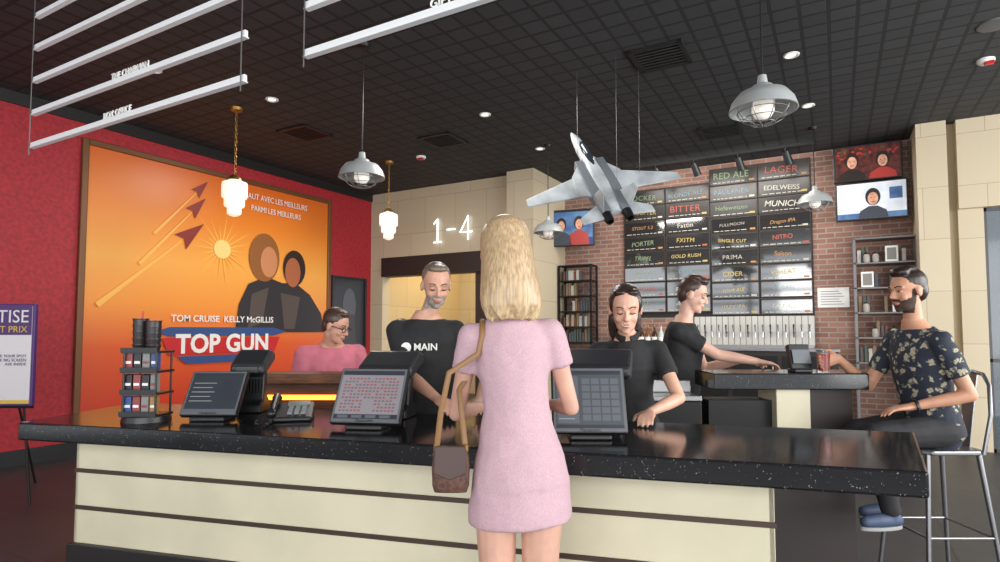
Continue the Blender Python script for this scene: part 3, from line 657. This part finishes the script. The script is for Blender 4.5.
mk(B().cyl((0,0,0),(0.01,0,0.08),0.004,n=8),'straw_tube',mat('straw_red',(200,60,55),0.4),st)
SP=thing('card_reader','small black card reader on raised bar ledge','card reader',S(1.72,3.42,1.16),YAW)
mk(B().bb(-0.05,0.05,-0.04,0.06,0,0.02).prism([(-0.06,-0.02,0.02),(-0.06,0.03,0.02),(-0.06,0.06,0.15),(-0.06,0.02,0.16)],(0.12,0,0)),'reader_body',blk,SP,bevel=0.006)
mk(B().box((0,-0.012,0.09),(0.1,0.004,0.08),0,Matrix.Rotation(-0.27,3,'X')),'reader_screen',E_('reader_screen',(90,95,100),0.4),SP)
GL=thing('drinking_glass','tall glass of iced red drink on bar','drink',S(1.83,3.38,1.16),0)
mk(B().lathe([(0.001,0),(0.03,0),(0.038,0.13),(0.036,0.13),(0.028,0.012),(0.001,0.01)]),'glass',mat('clear_tumbler',(235,240,240),0.03,trans=0.95),GL,smooth=40)
mk(B().lathe([(0.001,0.012),(0.0275,0.012),(0.0345,0.105),(0.001,0.105)]),'red_drink',mat('red_drink',(200,60,45),0.15,emit=(190,50,40),es=0.15),GL,smooth=40)
# ---------------------------------------------------------------- bar stools
def stool(loc,rz,back=True,h=0.8,label=''):
    t=thing('bar_stool',label,'bar stool',loc,rz,group='metal bar stools')
    gun=mat('gunmetal',(132,132,135),0.35,0.85)
    q=0.16
    mk(B().prism([(q,q-0.04,h-0.025),(q-0.04,q,h-0.025),(-q+0.04,q,h-0.025),(-q,q-0.04,h-0.025),(-q,-q+0.04,h-0.025),(-q+0.04,-q,h-0.025),(q-0.04,-q,h-0.025),(q,-q+0.04,h-0.025)],(0,0,0.025)),'seat',gun,t,bevel=0.008)
    for sx_ in (-1,1):
        for sy_ in (-1,1): mk(B().cyl((sx_*0.20,sy_*0.20,0),(sx_*0.13,sy_*0.13,h-0.02),0.010,0.013,n=10),'leg',gun,t,smooth=40)
    for z in (0.36,):
        r=0.20-0.07*z/(h-0.03)
        for a,b_ in (((-r,-r),(r,-r)),((r,-r),(r,r)),((r,r),(-r,r)),((-r,r),(-r,-r))): mk(B().cyl((a[0],a[1],z),(b_[0],b_[1],z),0.007,n=8),'foot_rung',gun,t,smooth=40)
    if back:
        pts=[(-0.15,-0.14,h-0.02),(-0.155,-0.18,h+0.18),(-0.14,-0.19,h+0.33),(-0.08,-0.21,h+0.38),(0,-0.215,h+0.39),(0.08,-0.21,h+0.38),(0.14,-0.19,h+0.33),(0.155,-0.18,h+0.18),(0.15,-0.14,h-0.02)]
        mk(B().tube(pts,0.010,8),'backrest_hoop',gun,t,smooth=60)
        mk(B().prism([(-0.04,-0.16,h-0.01),(0.04,-0.16,h-0.01),(0.04,-0.215,h+0.38),(-0.04,-0.215,h+0.38)],(0,0.006,0)),'back_slat',gun,t)
stool(S(2.31,3.2,0),YAW+math.pi/2,True,0.79,'grey metal bar stool with curved back under seated man')
stool(S(-1.28,4.55,0),YAW+math.pi,False,0.72,'grey metal stool under person in pink')
# ---------------------------------------------------------------- people
MALE=[(-.11,.11,.085,0),(-.04,.158,.115,-.005),(.06,.152,.112,0),(.18,.142,.102,.005),(.32,.155,.112,.005),(.41,.165,.105,0),(.47,.145,.087,-.005),(.52,.088,.066,-.01),(.57,.055,.055,0)]
FEM=[(-.11,.11,.085,0),(-.03,.17,.118,-.005),(.07,.158,.108,0),(.19,.122,.09,0),(.29,.128,.098,.008),(.37,.14,.118,.02),(.44,.138,.09,0),(.49,.115,.07,0),(.53,.065,.055,-.005),(.57,.048,.048,0)]
SLIM=[(-.11,.10,.08,0),(-.03,.145,.11,-.008),(.05,.132,.10,-.005),(.13,.110,.085,0),(.21,.096,.076,0),(.29,.100,.086,.005),(.37,.112,.098,.012),(.43,.115,.083,0),(.475,.100,.067,0),(.515,.062,.052,-.005),(.56,.044,.044,0)]
def hand(b,w,d,n,right,curl=0.5,k=1.0,thumb=0.6):
    d=V(d).normalized(); n=V(n); n=(n-d*n.dot(d)).normalized(); t=d.cross(n); t=t if right else -t
    rs=[]
    for l,rw_,rt in ((-0.01,.026,.019),(.02,.032,.018),(.055,.041,.015),(.085,.042,.013),(.092,.036,.009)):
        rs.append([w+d*l*k+(t*math.cos(q)*rw_+n*math.sin(q)*rt)*k for q in [2*math.pi*j/12 for j in range(12)]])
    b.rings(rs)
    for i,(o,L) in enumerate(((.031,.070),(.011,.078),(-.010,.072),(-.030,.058))):
        p=w+(d*.082+t*o)*k; dd=(d+t*o*1.2).normalized(); a=curl*0.5; L*=k
        for j,(fr,r) in enumerate(((.45,.0092),(.32,.0083),(.23,.0075))):
            di=(dd*math.cos(a)+n*math.sin(a)); q=p+di*L*fr; b.cap(p,q,r*k,r*k*.93,n=8); p=q; a+=curl
    p=w+(d*.02+t*.026)*k; di=(t*.75+d*.65+n*.25).normalized(); q=p+di*.042*k; b.cap(p,q,.0135*k,.0105*k,n=8)
    di=(t*(.75-thumb)+d*.8+n*.4).normalized(); r=q+di*.032*k; b.cap(q,r,.0105*k,.0085*k,n=8)
def ik(s,w,l1,l2,h):
    d=w-s; L=d.length
    if L>l1+l2-.005: w=s+d.normalized()*(l1+l2-.005); d=w-s; L=d.length
    u=d/L; a=(l1*l1-l2*l2+L*L)/(2*L); h=V(h); h=(h-u*h.dot(u)).normalized()
    return s+u*a+h*math.sqrt(max(l1*l1-a*a,0)),w
def person(label,pelvis,neck,headc,hf,fwd,armR,armL,legs,fem=False,skin=(214,165,140),shirt=None,sleeve=0.6,trousers=None,hair=None,hs=1.0,dress=None,hup=(0,0,1),beard=None,shoe=None,vox=0.006,lids=False,collar=None,bellyk=1.0,secs=None,sw=None,ak=None,off=.016,face=True,top=.535,smile=False):
    base=V((pelvis[0],pelvis[1],0)); pelvis=V(pelvis)-base; neck=V(neck)-base; hc=V(headc)-base
    U=(neck-pelvis); L=U.length; U.normalize(); F=V(fwd); F=(F-U*F.dot(U)).normalized(); R=F.cross(U); ls=L/.55
    HF=V(hf).normalized(); HU=V(hup); HU=(HU-HF*HU.dot(HF)).normalized(); HR=HF.cross(HU)
    def h(x,y,z): return hc+(HR*x+HF*y+HU*z)*hs
    HM=Matrix((HR,HF,HU)).transposed()
    root=thing('person',label,'person',S(base.x,base.y,0),YAW)
    secs=secs or (FEM if fem else MALE); sw=sw or (.152 if fem else .166); ak=ak or (.84 if fem else .92)
    def tor(b,o,t0,t1,n=24):
        rs=[]
        for t,rx,ry,yo in secs:
            if t<t0 or t>t1: continue
            bk=1+(bellyk-1)*max(0,1-abs(t-.15)/.25)
            rs.append([pelvis+U*t*ls+F*(yo+(bk-1)*.05)+(R*math.cos(q)*(rx*(1+(bk-1)*.6)+o)+F*math.sin(q)*(ry*bk+o)) for q in [2*math.pi*j/n for j in range(n)]])
        b.rings(rs)
    sR=pelvis+U*.455*ls+R*sw; sL=pelvis+U*.455*ls-R*sw
    l1,l2=(.27,.235) if fem else (.295,.26)
    wR,hR=V(armR[0])-base,armR[1]; wL,hL=V(armL[0])-base,armL[1]
    eR,wR=ik(sR,wR,l1,l2,hR); eL,wL=ik(sL,wL,l1,l2,hL)
    b=B(); tor(b,0,-1,1)
    for s_,e,w,a,rt in ((sR,eR,wR,armR,True),(sL,eL,wL,armL,False)):
        b.cap(pelvis+U*.46*ls+(s_-pelvis-U*.455*ls)*.3,s_,.055*ak,.052*ak); b.cap(s_,e,.050*ak,.039*ak); b.ell(s_.lerp(e,.45),(.047*ak,)*3); b.cap(e,e.lerp(w,.35),.039*ak,.040*ak); b.cap(e.lerp(w,.35),w,.040*ak,.025*ak)
        hand(b,w,a[2],a[3],rt,a[4],.92 if fem else 1.0)
    for hx,kn,an,toe in legs:
        hx=V(hx)-base;kn=V(kn)-base;an=V(an)-base;toe=V(toe).normalized()
        b.cap(hx,kn,.085 if not fem else .074,.047); b.cap(kn,kn.lerp(an,.35),.047,.050); b.cap(kn.lerp(an,.35),an,.050,.034); b.cap(an-V((0,0,.04)),an+toe*.11-V((0,0,.055)),.030,.020)
    # neck & head
    b.cap(neck-U*.05,h(0,-.018,-.06),.054*ak,.050*ak)
    b.ell(h(0,-.012,.03),(.073*hs,.094*hs,.088*hs),HM); b.ell(h(0,.016,-.028),(.060*hs,.067*hs,.078*hs),HM); b.ell(h(0,.030,-.074),(.047*hs,.048*hs,.038*hs),HM); b.ell(h(0,.064,-.098),(.02*hs,.016*hs,.015*hs),HM)
    b.cap(h(0,.080,.010),h(0,.101,-.028),.0075*hs,.0105*hs,n=10)
    for sx_ in (-1,1):
        b.ell(h(sx_*.011,.092,-.033),(.0085*hs,.01*hs,.0075*hs),HM); b.ell(h(sx_*.034,.056,-.032),(.021*hs,.02*hs,.02*hs),HM); b.ell(h(sx_*.075,-.008,-.008),(.009*hs,.018*hs,.030*hs),HM)
        b.cap(h(sx_*.014,.079,.024),h(sx_*.046,.066,.022),.0085*hs,.008*hs,n=8)
    b.ell(h(0,.082,-.058),(.023*hs,.008*hs,.006*hs),HM); b.ell(h(0,.080,-.068),(.019*hs,.010*hs,.007*hs),HM)
    me=remesh(b,vox,4)
    sk=mat('skin_%d_%d_%d'%skin,skin,0.5,noise=0.04,nscale=12); lf=(.92,.70,.68) if fem else (.90,.78,.77); lip=mat('lips_%d'%skin[0],(int(skin[0]*lf[0]),int(skin[1]*lf[1]),int(skin[2]*lf[2])),0.4)
    bd=mat('beard_%d_%d_%d'%(beard[:3] if beard else (1,1,1)),beard[:3] if beard else (60,40,30),0.8,noise=.15,nscale=150)
    body=mk(me,'body',[sk,lip,bd],root)
    inv=HM.transposed()
    for p in me.polygons:
        q=inv@(p.center-hc)/hs
        if q.z<.05 and q.z>-.13 and q.y>-.02 and abs(q.x)<.09:
            if (q.x/.023)**2+((q.z+.063)/.0095)**2<1 and q.y>.07: p.material_index=1
            elif beard and ((q.z<-.032-.38*max(0,q.y-.02) and q.y>-.002 and abs(q.x)<.075 and q.z>-.122) or (abs(q.x)>.046 and q.z<.012 and q.z>-.05 and abs(q.y-.012)<.011 and abs(q.x)<.071) or (q.z<-.040 and q.z>-.07 and abs(q.x)<.03 and q.y>.06)):
                p.material_index=2
    if smile:
        mk(B().tube([h(-.021,.084,-.058),h(-.010,.092,-.0645),h(.010,.092,-.0645),h(.021,.084,-.058)],.0028*hs,6),'teeth',mat('teeth_white',(225,220,212),.3),root,smooth=60)
    ew=mat('eye_white',(196,186,178),0.25); ir=mat('iris_dark',(40,28,24),0.2); lash=mat('lash_dark',(48,34,30),.6)
    if face:
        for sx_ in (-1,1):
            if lids:
                mk(B().ell(h(sx_*.030,.068,.002),(.0145*hs,.011*hs,.009*hs),HM,n=14,k=9),'eyelid',mat('lid_%d'%skin[0],tuple(int(c*.93) for c in skin),.5),root,smooth=60)
                mk(B().tube([h(sx_*.017,.079,-.003),h(sx_*.030,.081,-.007),h(sx_*.044,.073,-.003)],.0022*hs,6),'eyelashes',lash,root,smooth=60)
            else:
                e=B().ell(h(sx_*.030,.067,.001),(.013*hs,.011*hs,.006*hs),HM,n=14,k=9); e.ell(h(sx_*.030,.0755,.001),(.0055*hs,.0035*hs,.0055*hs),HM,n=10,k=7,mi=1)
                mk(e,'eye',[ew,ir],root,smooth=60)
                mk(B().tube([h(sx_*.016,.077,.004),h(sx_*.030,.080,.0085),h(sx_*.045,.071,.004)],.0025*hs,6),'eyelid',mat('lid_%d'%skin[0],tuple(int(c*.8) for c in skin),.5),root,smooth=60)
            bc_=hair[1] if hair else (60,45,35)
            mk(B().tube([h(sx_*.014,.085,.024),h(sx_*.03,.082,.030),h(sx_*.046,.071,.026)],.003*hs,6),'eyebrow',mat('brow_%d_%d_%d'%bc_,tuple(int(c*.75) for c in bc_),.8),root,smooth=60)
    def cloth(bb,nm,m,it=5,v=None,dp=(.012,.12)):
        return mk(remesh(bb,v or .008,it,dp),nm,m,root)
    if shirt:
        bb=B(); tor(bb,off,-.12 if not dress else -.05,top)
        for s_,e in ((sR,eR),(sL,eL)):
            bb.cap(pelvis+U*.455*ls+(s_-pelvis-U*.455*ls)*.35,s_,.06*ak+.004,.055*ak+.008)
            en=s_.lerp(e,sleeve); bb.cyl(s_,en,.055*ak+.008,.052*ak+.010); bb.ell(s_,(.055*ak+.009,)*3)
        if dress:
            rs=[]
            for t,rx,ry in dress:
                rs.append([pelvis+V((0,0,t))+(R*math.cos(q)*rx+F*math.sin(q)*ry) for q in [2*math.pi*j/28 for j in range(28)]])
            bb.rings(rs)
        cloth(bb,'dress' if dress else 'shirt',shirt,dp=(.009,.06) if dress else (.012,.08))
    if collar:
        cc=neck-U*.005; bb=B()
        for q0,q1 in ((.5*math.pi+.25,1.5*math.pi),(1.5*math.pi,2.5*math.pi-.25)):
            pts=[]
            for j in range(13):
                q=q0+(q1-q0)*j/12
                pts.append(cc+U*(.006-.028*max(0,math.sin(q)))+R*math.cos(q)*.056+F*(math.sin(q)*.060))
            bb.tube(pts,.006,8,ry=.017,up=U)
        mk(bb,'collar',collar,root,smooth=60)
    if trousers:
        bb=B(); tor(bb,.012,-.12,.07)
        for hx,kn,an,toe in legs:
            hx=V(hx)-base;kn=V(kn)-base;an=V(an)-base
            bb.cap(hx,kn,.092,.064); bb.cap(kn,kn.lerp(an,.99),.064,.047)
        cloth(bb,'trousers',trousers)
    if shoe:
        for hx,kn,an,toe in legs:
            an=V(an)-base;toe=V(toe).normalized(); bb=B(); g=an-V((0,0,.05))
            bb.cap(g-toe*.03,g+toe*.07,.034,.036); bb.cap(g+toe*.07,g+toe*.14-V((0,0,.004)),.036,.028); bb.cap(g,an+V((0,0,.0)),.034,.036)
            so=mk(remesh(bb,.006,2),'shoe',shoe,root)
            sd_=V((-toe.y,toe.x,0)).normalized(); z0=g.z-.044
            pts=[]
            for j in range(20):
                q=2*math.pi*j/20; c_=g+toe*.055; pts.append(V((c_.x,c_.y,z0))+toe*math.cos(q)*.118+sd_*math.sin(q)*.036)
            mk(B().prism(pts,(0,0,.018)),'shoe_sole',mat('sole_grey',(150,150,150),.6),so,bevel=.003)
    if hair:
        st_,hcol=hair[0],hair[1]; hb=B()
        hm=mat('hair_%d_%d_%d'%hcol,tuple(int(c*.88) for c in hcol),0.38,col2=tuple(min(255,int(c*1.12)+6) for c in hcol),nscale=30,stretch=(6,6,.1),bump=.08)
        e=lambda c,r:hb.ell(h(*c),tuple(x*hs for x in r),HM)
        if st_=='short':
            e((0,-.022,.046),(.080,.092,.084)); e((0,-.055,.0),(.070,.053,.073)); e((0,.035,.1),(.054,.038,.024))
        elif st_=='quiff':
            e((0,-.022,.046),(.078,.090,.082)); e((0,-.055,.0),(.068,.051,.068)); e((0,.035,.106),(.056,.044,.028)); e((.008,-.01,.118),(.058,.058,.026))
        elif st_=='crop':
            e((0,-.026,.043),(.078,.088,.081)); e((0,-.056,-.002),(.069,.048,.066)); e((0,.030,.101),(.052,.040,.020))
        elif st_=='bun':
            e((0,-.022,.050),(.078,.088,.076)); e((0,-.058,.0),(.076,.050,.076)); e((0,-.075,-.08),(.066,.032,.095))
            for s_ in (-1,1):
                e((s_*.052,-.052,-.085),(.032,.028,.10)); e((s_*.064,-.004,.03),(.018,.036,.05))
                e((s_*.030,.030,.094),(.034,.034,.014))
        elif st_=='long':
            e((0,-.012,.045),(.083,.101,.086))
            rs=[]
            for z,rx,ry,yo in ((.06,.079,.092,-.01),(.02,.083,.098,-.02),(-.03,.086,.098,-.03),(-.08,.091,.092,-.04),(-.12,.096,.084,-.05),(-.16,.100,.074,-.058),(-.19,.098,.060,-.064),(-.215,.086,.044,-.068),(-.228,.062,.028,-.070)):
                rs.append([h(rx*math.cos(q),yo+ry*math.sin(q)*(1 if math.sin(q)<0 else .65),z+(.010*math.sin(7*q+1)+.006*math.sin(17*q) if z<-.2 else 0)) for q in [2*math.pi*j/96 for j in range(96)]])
            hb.rings(rs)
        mk(remesh(hb,.004 if st_=='long' else .006,5,(.004,.03) if st_!='long' else None),'hair',hm,root)
    return root,h,HM,dict(sR=sR,sL=sL,eR=eR,eL=eL,wR=wR,wL=wL,base=base,U=U,F=F,R=R,pel=pelvis,neck=neck)
pink=mat('heather_pink_jersey',(190,158,167),0.9,noise=0.04,nscale=380,stretch=(1,1,.4),bump=.01)
blackcloth=mat('black_cotton',(38,38,40),0.85,noise=.12,nscale=8)
jeans=mat('blue_denim',(70,88,112),0.8,noise=.12,nscale=30); darkp=mat('dark_trousers',(34,34,38),0.8,noise=.1,nscale=10)
nz=[(t,x,y) for t,x,y in ((.0,.150,.112),(-.05,.157,.122),(-.10,.161,.126),(-.148,.164,.128))]
# customer (seen from behind)
cx,cy=0.045,1.90
CU=person('blond woman in pink dress standing at counter, seen from behind',(cx+.018,cy,.955),(cx-.015,cy-.005,1.475),(cx-.030,cy+.02,1.645),(-.25,1,-.15),(0,1,0),
 ((cx+.13,cy+.30,1.13),(.45,-.5,-.8),(-.3,1,0),(-.3,0,-1),.5),((cx-.11,cy+.30,1.12),(-.45,-.5,-.8),(.3,1,0),(.3,0,-1),.5),
 [((cx+.090,cy,.93),(cx+.075,cy+.01,.5),(cx+.08,cy,.12),(0,1,0)),((cx-.060,cy,.93),(cx-.05,cy+.01,.5),(cx-.06,cy-.02,.12),(0,1,0))],
 fem=True,skin=(206,160,140),shirt=pink,sleeve=.42,dress=nz,hair=('long',(174,148,114)),hs=.98,shoe=mat('tan_shoe',(150,110,80),.5),secs=SLIM,sw=.126,ak=.68,off=.008,face=False)
# staff man
mx_,my_=-0.40,3.24
SM=person('grey-bearded man in black t-shirt working behind counter',(mx_,my_+.02,.95),(mx_+.0,my_-.01,1.49),(mx_+.06,my_-.07,1.64),(.25,-1,-.38),(.1,-1,0),
 ((mx_+.10,my_-.36,1.07),(-.9,.3,-.6),(.6,-1,-.2),(.2,-.2,-1),.5),((mx_+.3,my_-.3,1.06),(.9,.2,-.5),(0,-1,-.1),(0,0,-1),.5),
 [((mx_+.09,my_,.92),(mx_+.1,my_,.5),(mx_+.1,my_,.09),(0,-1,0)),((mx_-.09,my_,.92),(mx_-.1,my_,.5),(mx_-.1,my_,.09),(0,-1,0))],
 skin=(204,154,130),shirt=blackcloth,sleeve=.62,trousers=jeans,hair=('crop',(112,98,86)),beard=(156,144,134),shoe=blk,hs=1.0,lids=True,sw=.158)
g=SM[3]
rt=SM[0]
text('MAIN',.05,white,rt,tuple(g['pel']+g['U']*.37+g['F']*.148+g['R']*.0),ext=.001,rot=(math.pi/2,0,.1),bold=.001)
mk(B().cyl((0,0,0),(0,-.004,0),.026,n=24),'shirt_badge',white,rt,loc=tuple(g['pel']+g['U']*.37+g['F']*.143+g['R']*.1))
# staff woman
wx,wy=0.62,3.0
person('smiling dark haired woman in black polo looking down at counter',(wx+.04,wy+.05,.87),(wx+.02,wy,1.385),(wx,wy-.06,1.505),(-.15,-1,-.30),(-.15,-1,0),
 ((wx-.2,wy-.25,1.03),(-.9,.2,-.6),(.3,-1,-.1),(0,0,-1),.4),((wx+.05,wy-.30,1.03),(1,.25,-.4),(-.4,-1,-.1),(0,0,-1),.4),
 [((wx+.12,wy+.05,.85),(wx+.12,wy+.05,.46),(wx+.12,wy+.05,.09),(0,-1,0)),((wx-.04,wy+.05,.85),(wx-.04,wy+.05,.46),(wx-.04,wy+.05,.09),(0,-1,0))],
 fem=True,skin=(214,166,142),shirt=blackcloth,sleeve=.55,trousers=darkp,hair=('bun',(50,37,32)),shoe=blk,collar=blackcloth,hs=1.0,lids=True,secs=[(a,b_*1.08,c_*1.05,d_) for a,b_,c_,d_ in SLIM],sw=.145,ak=.80,smile=True)
# bartender in profile
bx,by=1.24,3.95
person('young man in black t-shirt reaching along the bar',(bx-.06,by,.95),(bx-.02,by-.01,1.48),(bx+.035,by-.03,1.63),(1,-.45,-.3),(.85,-.5,0),
 ((bx+.40,by-.15,1.2),(-.1,.0,-1),(1,-.1,-.15),(0,0,-1),.5),((bx+.40,by+.1,1.2),(.1,.5,-1),(1,0,-.1),(0,0,-1),.5),
 [((bx-.1,by-.08,.92),(bx-.09,by-.08,.5),(bx-.09,by-.08,.09),(1,-.4,0)),((bx-.02,by+.08,.92),(bx-.02,by+.08,.5),(bx-.02,by+.08,.09),(1,-.4,0))],
 skin=(212,168,148),shirt=blackcloth,sleeve=.6,trousers=darkp,hair=('quiff',(62,44,36)),shoe=blk,hs=.97,lids=True)
# seated man
floral=bpy.data.materials.new('floral_cotton'); floral.use_nodes=True; nt=floral.node_tree; bs=nt.nodes['Principled BSDF']; bs.inputs['Roughness'].default_value=.8
tc=nt.nodes.new('ShaderNodeTexCoord'); nzn=nt.nodes.new('ShaderNodeTexNoise'); nzn.inputs['Scale'].default_value=50
nt.links.new(tc.outputs['Object'],nzn.inputs['Vector']); mxv=nt.nodes.new('ShaderNodeMix'); mxv.data_type='VECTOR'; mxv.inputs['Factor'].default_value=.04
nt.links.new(tc.outputs['Object'],mxv.inputs['A']); nt.links.new(nzn.outputs['Color'],mxv.inputs['B'])
vv=nt.nodes.new('ShaderNodeTexVoronoi'); vv.inputs['Scale'].default_value=25; nt.links.new(mxv.outputs['Result'],vv.inputs['Vector'])
cr=nt.nodes.new('ShaderNodeValToRGB'); cr.color_ramp.interpolation='CONSTANT'
el=cr.color_ramp.elements; el[0].position=0; el[0].color=lin((120,100,72)); el[1].position=.10; el[1].color=lin((172,162,138)); e=el.new(.31); e.color=lin((92,98,92)); e=el.new(.40); e.color=lin((36,42,56))
nt.links.new(vv.outputs['Distance'],cr.inputs['Fac']); nt.links.new(cr.outputs['Color'],bs.inputs['Base Color'])
sx0,sy0=2.30,3.2
SD=person('bearded man in dark floral shirt seated on bar stool',(sx0,sy0,.89),(sx0-.08,sy0,1.44),(sx0-.12,sy0-.02,1.61),(-1,-.12,-.10),(-1,-.05,0),
 ((1.91,3.37,1.24),(0,.3,-1),(-1,.05,-.15),(.2,-1,-.1),.75),((2.11,3.07,1.01),(.9,-.3,-.3),(-1,.15,-.15),(0,0,-1),.35),
 [((sx0,sy0-.08,.88),(1.91,3.08,.86),(1.98,3.07,.49),(-1,-.15,0)),((sx0,sy0+.08,.88),(1.93,3.24,.86),(2.08,3.24,.49),(-1,-.1,0))],
 skin=(196,144,116),shirt=floral,sleeve=.66,trousers=darkp,hair=('quiff',(40,30,26)),beard=(62,46,38),shoe=mat('dark_blue_sneaker',(62,76,102),.6),hs=.97,secs=[(a,b_*.93,c_*.93,d_) for a,b_,c_,d_ in MALE],sw=.162,ak=.86)
g=SD[3]
wv=g['wL']; el_=g['eL']; ax=(wv-el_).normalized(); pts=[]
x_,y_,_=B().frame(ax)
mk(B().tube([wv-ax*.02+(x_*math.cos(q)+y_*math.sin(q))*.029 for q in [2*math.pi*j/18 for j in range(18)]],.005,6,ry=.01,closed=True),'wristwatch',blk,SD[0],smooth=60)
# person in pink at wooden bar
px_,py_=-1.30,4.52
PK=person('person with glasses in pink shirt seated at wooden bar',(px_,py_,.80),(px_+.05,py_-.08,1.31),(px_+.10,py_-.16,1.43),(1,-.30,-.35),(.7,-1,0),
 ((px_+.02,py_-.36,1.0),(-.6,.4,-1),(.5,-.6,0),(0,0,-1),.4),((px_+.26,py_-.30,1.0),(.4,.4,-1),(.5,-.8,0),(0,0,-1),.4),
 [((px_+.1,py_,.79),(px_+.15,py_-.25,.76),(px_+.15,py_-.2,.38),(0,-1,0)),((px_-.09,py_,.79),(px_-.09,py_-.25,.76),(px_-.09,py_-.2,.38),(0,-1,0))],
 skin=(208,156,134),shirt=mat('pink_cotton',(200,112,128),.8,noise=.06,nscale=8),sleeve=.7,trousers=darkp,hair=('short',(70,50,40)),shoe=blk,bellyk=1.4,hs=1.05,secs=[(a,b_*1.2,c_*1.2,d_) for a,b_,c_,d_ in MALE],sw=.20,ak=1.15)
h=PK[1]; b=B()
for s_ in (-1,1): b.tube([h(s_*.032+.022*math.cos(q),.088,.0+.018*math.sin(q)) for q in [2*math.pi*j/16 for j in range(16)]],.0025,5,closed=True); b.tube([h(s_*.054,.086,.004),h(s_*.078,.0,.004)],.0025,5)
b.tube([h(-.01,.092,.004),h(.01,.092,.004)],.0025,5)
mk(b,'eyeglasses',blk,PK[0],smooth=60)
# distant seated guest
qx,qy=-1.03,6.2
person('guest in grey-green shirt seated beyond the bar',(qx,qy,.72),(qx+.02,qy-.04,1.24),(qx+.03,qy-.06,1.39),(1,-.2,-.2),(1,-.3,0),
 ((qx+.3,qy-.15,.95),(0,0,-1),(1,0,0),(0,0,-1),.4),((qx+.3,qy+.1,.95),(0,.2,-1),(1,0,0),(0,0,-1),.4),
 [((qx,qy-.09,.70),(qx+.38,qy-.1,.68),(qx+.36,qy-.1,.3),(1,0,0)),((qx,qy+.09,.70),(qx+.38,qy+.1,.68),(qx+.36,qy+.1,.3),(1,0,0))],
 skin=(200,150,126),shirt=mat('grey_green_cotton',(96,112,104),.8),trousers=darkp,hair=('short',(80,64,52)),shoe=blk,vox=.010)
stool(S(qx,qy,0),YAW,False,0.62,'grey metal stool under guest in grey-green shirt')
# ---------------------------------------------------------------- handbag (strap lies over her left shoulder)
hbx,hby,hbz=-.150,1.84,.91
HB=thing('handbag','small brown leather shoulder bag with tan strap hanging','handbag',S(hbx,hby,hbz),YAW)
brn=mat('brown_monogram_leather',(88,62,52),0.55,noise=.2,nscale=90)
b=B(); rs=[]
for z,rx,ry in ((0,.05,.02),(.02,.056,.028),(.07,.058,.03),(.11,.055,.026),(.135,.045,.015)):
    rs.append([(math.copysign(abs(math.cos(q))**.6,math.cos(q))*rx,math.copysign(abs(math.sin(q))**.6,math.sin(q))*ry,z) for q in [2*math.pi*j/24 for j in range(24)]])
b.rings(rs); mk(b,'bag_body',brn,HB,smooth=40)
mk(B().prism([(-.05,-.032,.06),(0,-.034,.04),(.05,-.032,.06),(.047,-.026,.14),(-.047,-.026,.14)],(0,.006,0)),'flap',mat('brown_leather_dark',(66,44,38),.5),HB,bevel=.003)
tan=mat('tan_strap',(136,100,62),.5)
sl=CU[3]['sL']+CU[3]['base']-V((hbx,hby,hbz))   # shoulder joint in bag space
R_=.056; sc=sl+V((.035,0,.0))
arc=[(sc.x,sc.y+math.sin(a)*R_*-1.0,sc.z+math.cos(a)*R_) for a in (1.45,1.1,.7,.3,-.1,-.5,-.9,-1.3)]
sp_=[(-.045,0,.12),(-.03,-.012,.24),(-.005,-.02,.36),(sc.x-.012,sc.y-R_-.004,sc.z-.05)]+arc+[(sc.x-.01,sc.y+R_+.004,sc.z-.06),(.02,.06,.30),(.045,.01,.12)]
mk(B().tube(sp_,.004,8,ry=.009,up=(1,0,0)),'strap',tan,HB,smooth=60)
mk(B().cyl((-.045,0,.12),(-.045,0,.14),.009).cyl((.045,0,.12),(.045,0,.14),.009),'buckle_ring',gold,HB)
# ---------------------------------------------------------------- lights, world, camera
w=bpy.data.worlds.new('World'); scene.world=w; w.use_nodes=True
bg=w.node_tree.nodes['Background']; bg.inputs['Color'].default_value=(0.90,0.95,1.0,1); bg.inputs['Strength'].default_value=1.9
def area(name,loc,rot,sx,sy,e,col=(1,1,1)):
    l=bpy.data.lights.new(name,'AREA'); l.shape='RECTANGLE'; l.size=sx; l.size_y=sy; l.energy=e; l.color=col
    o=bpy.data.objects.new(name,l); COL.objects.link(o); o.location=loc; o.rotation_euler=rot; o['label']='added area light for the room'; o['category']='light'; return o  # one label shared by every added area light
def aim(o,t):
    o.rotation_euler=(V(t)-V(o.location)).to_track_quat('-Z','Y').to_euler()
a=area('daylight_fill',(1.5,-3.2,2.2),(0,0,0),7,3,280,(1,.985,.96)); aim(a,(-2,5,1.2))  # area light added at the front windows to carry their daylight
a=area('daylight_fill',(4.7,4,2.2),(0,0,0),6,3,400,(1,.985,.96)); aim(a,(-3,5,1.2))  # daylight fill added at the open right side, no window there
a=area('hall_light',(-6,9.8,3.6),(0,0,0),1,1,85,(1,.78,.48)); aim(a,(-6,9.8,0))
for x,y in ((-5.3,5.5),(-1.5,7.2),(-3.0,5.0)):
    a=area('ceiling_fill_light',(x,y,3.8),(0,0,0),.8,.8,50,(1,.96,.90)); aim(a,(x,y,0))  # added fill for the dim back of the room, apart from the downlights
a=area('track_wash',(-1.5,8.3,3.75),(0,0,0),2.5,.2,35,(1,.95,.88)); aim(a,(-1.5,9.3,2.2))
cam=bpy.data.cameras.new('cam'); co=bpy.data.objects.new('camera',cam); COL.objects.link(co)
cam.sensor_width=36; cam.lens=595*36/1000; cam.shift_y=0.018; cam.clip_start=0.05
co.location=(0,0,1.4); co.rotation_euler=(math.radians(93),0,YAW)
scene.camera=co
scene.view_settings.view_transform='Standard'
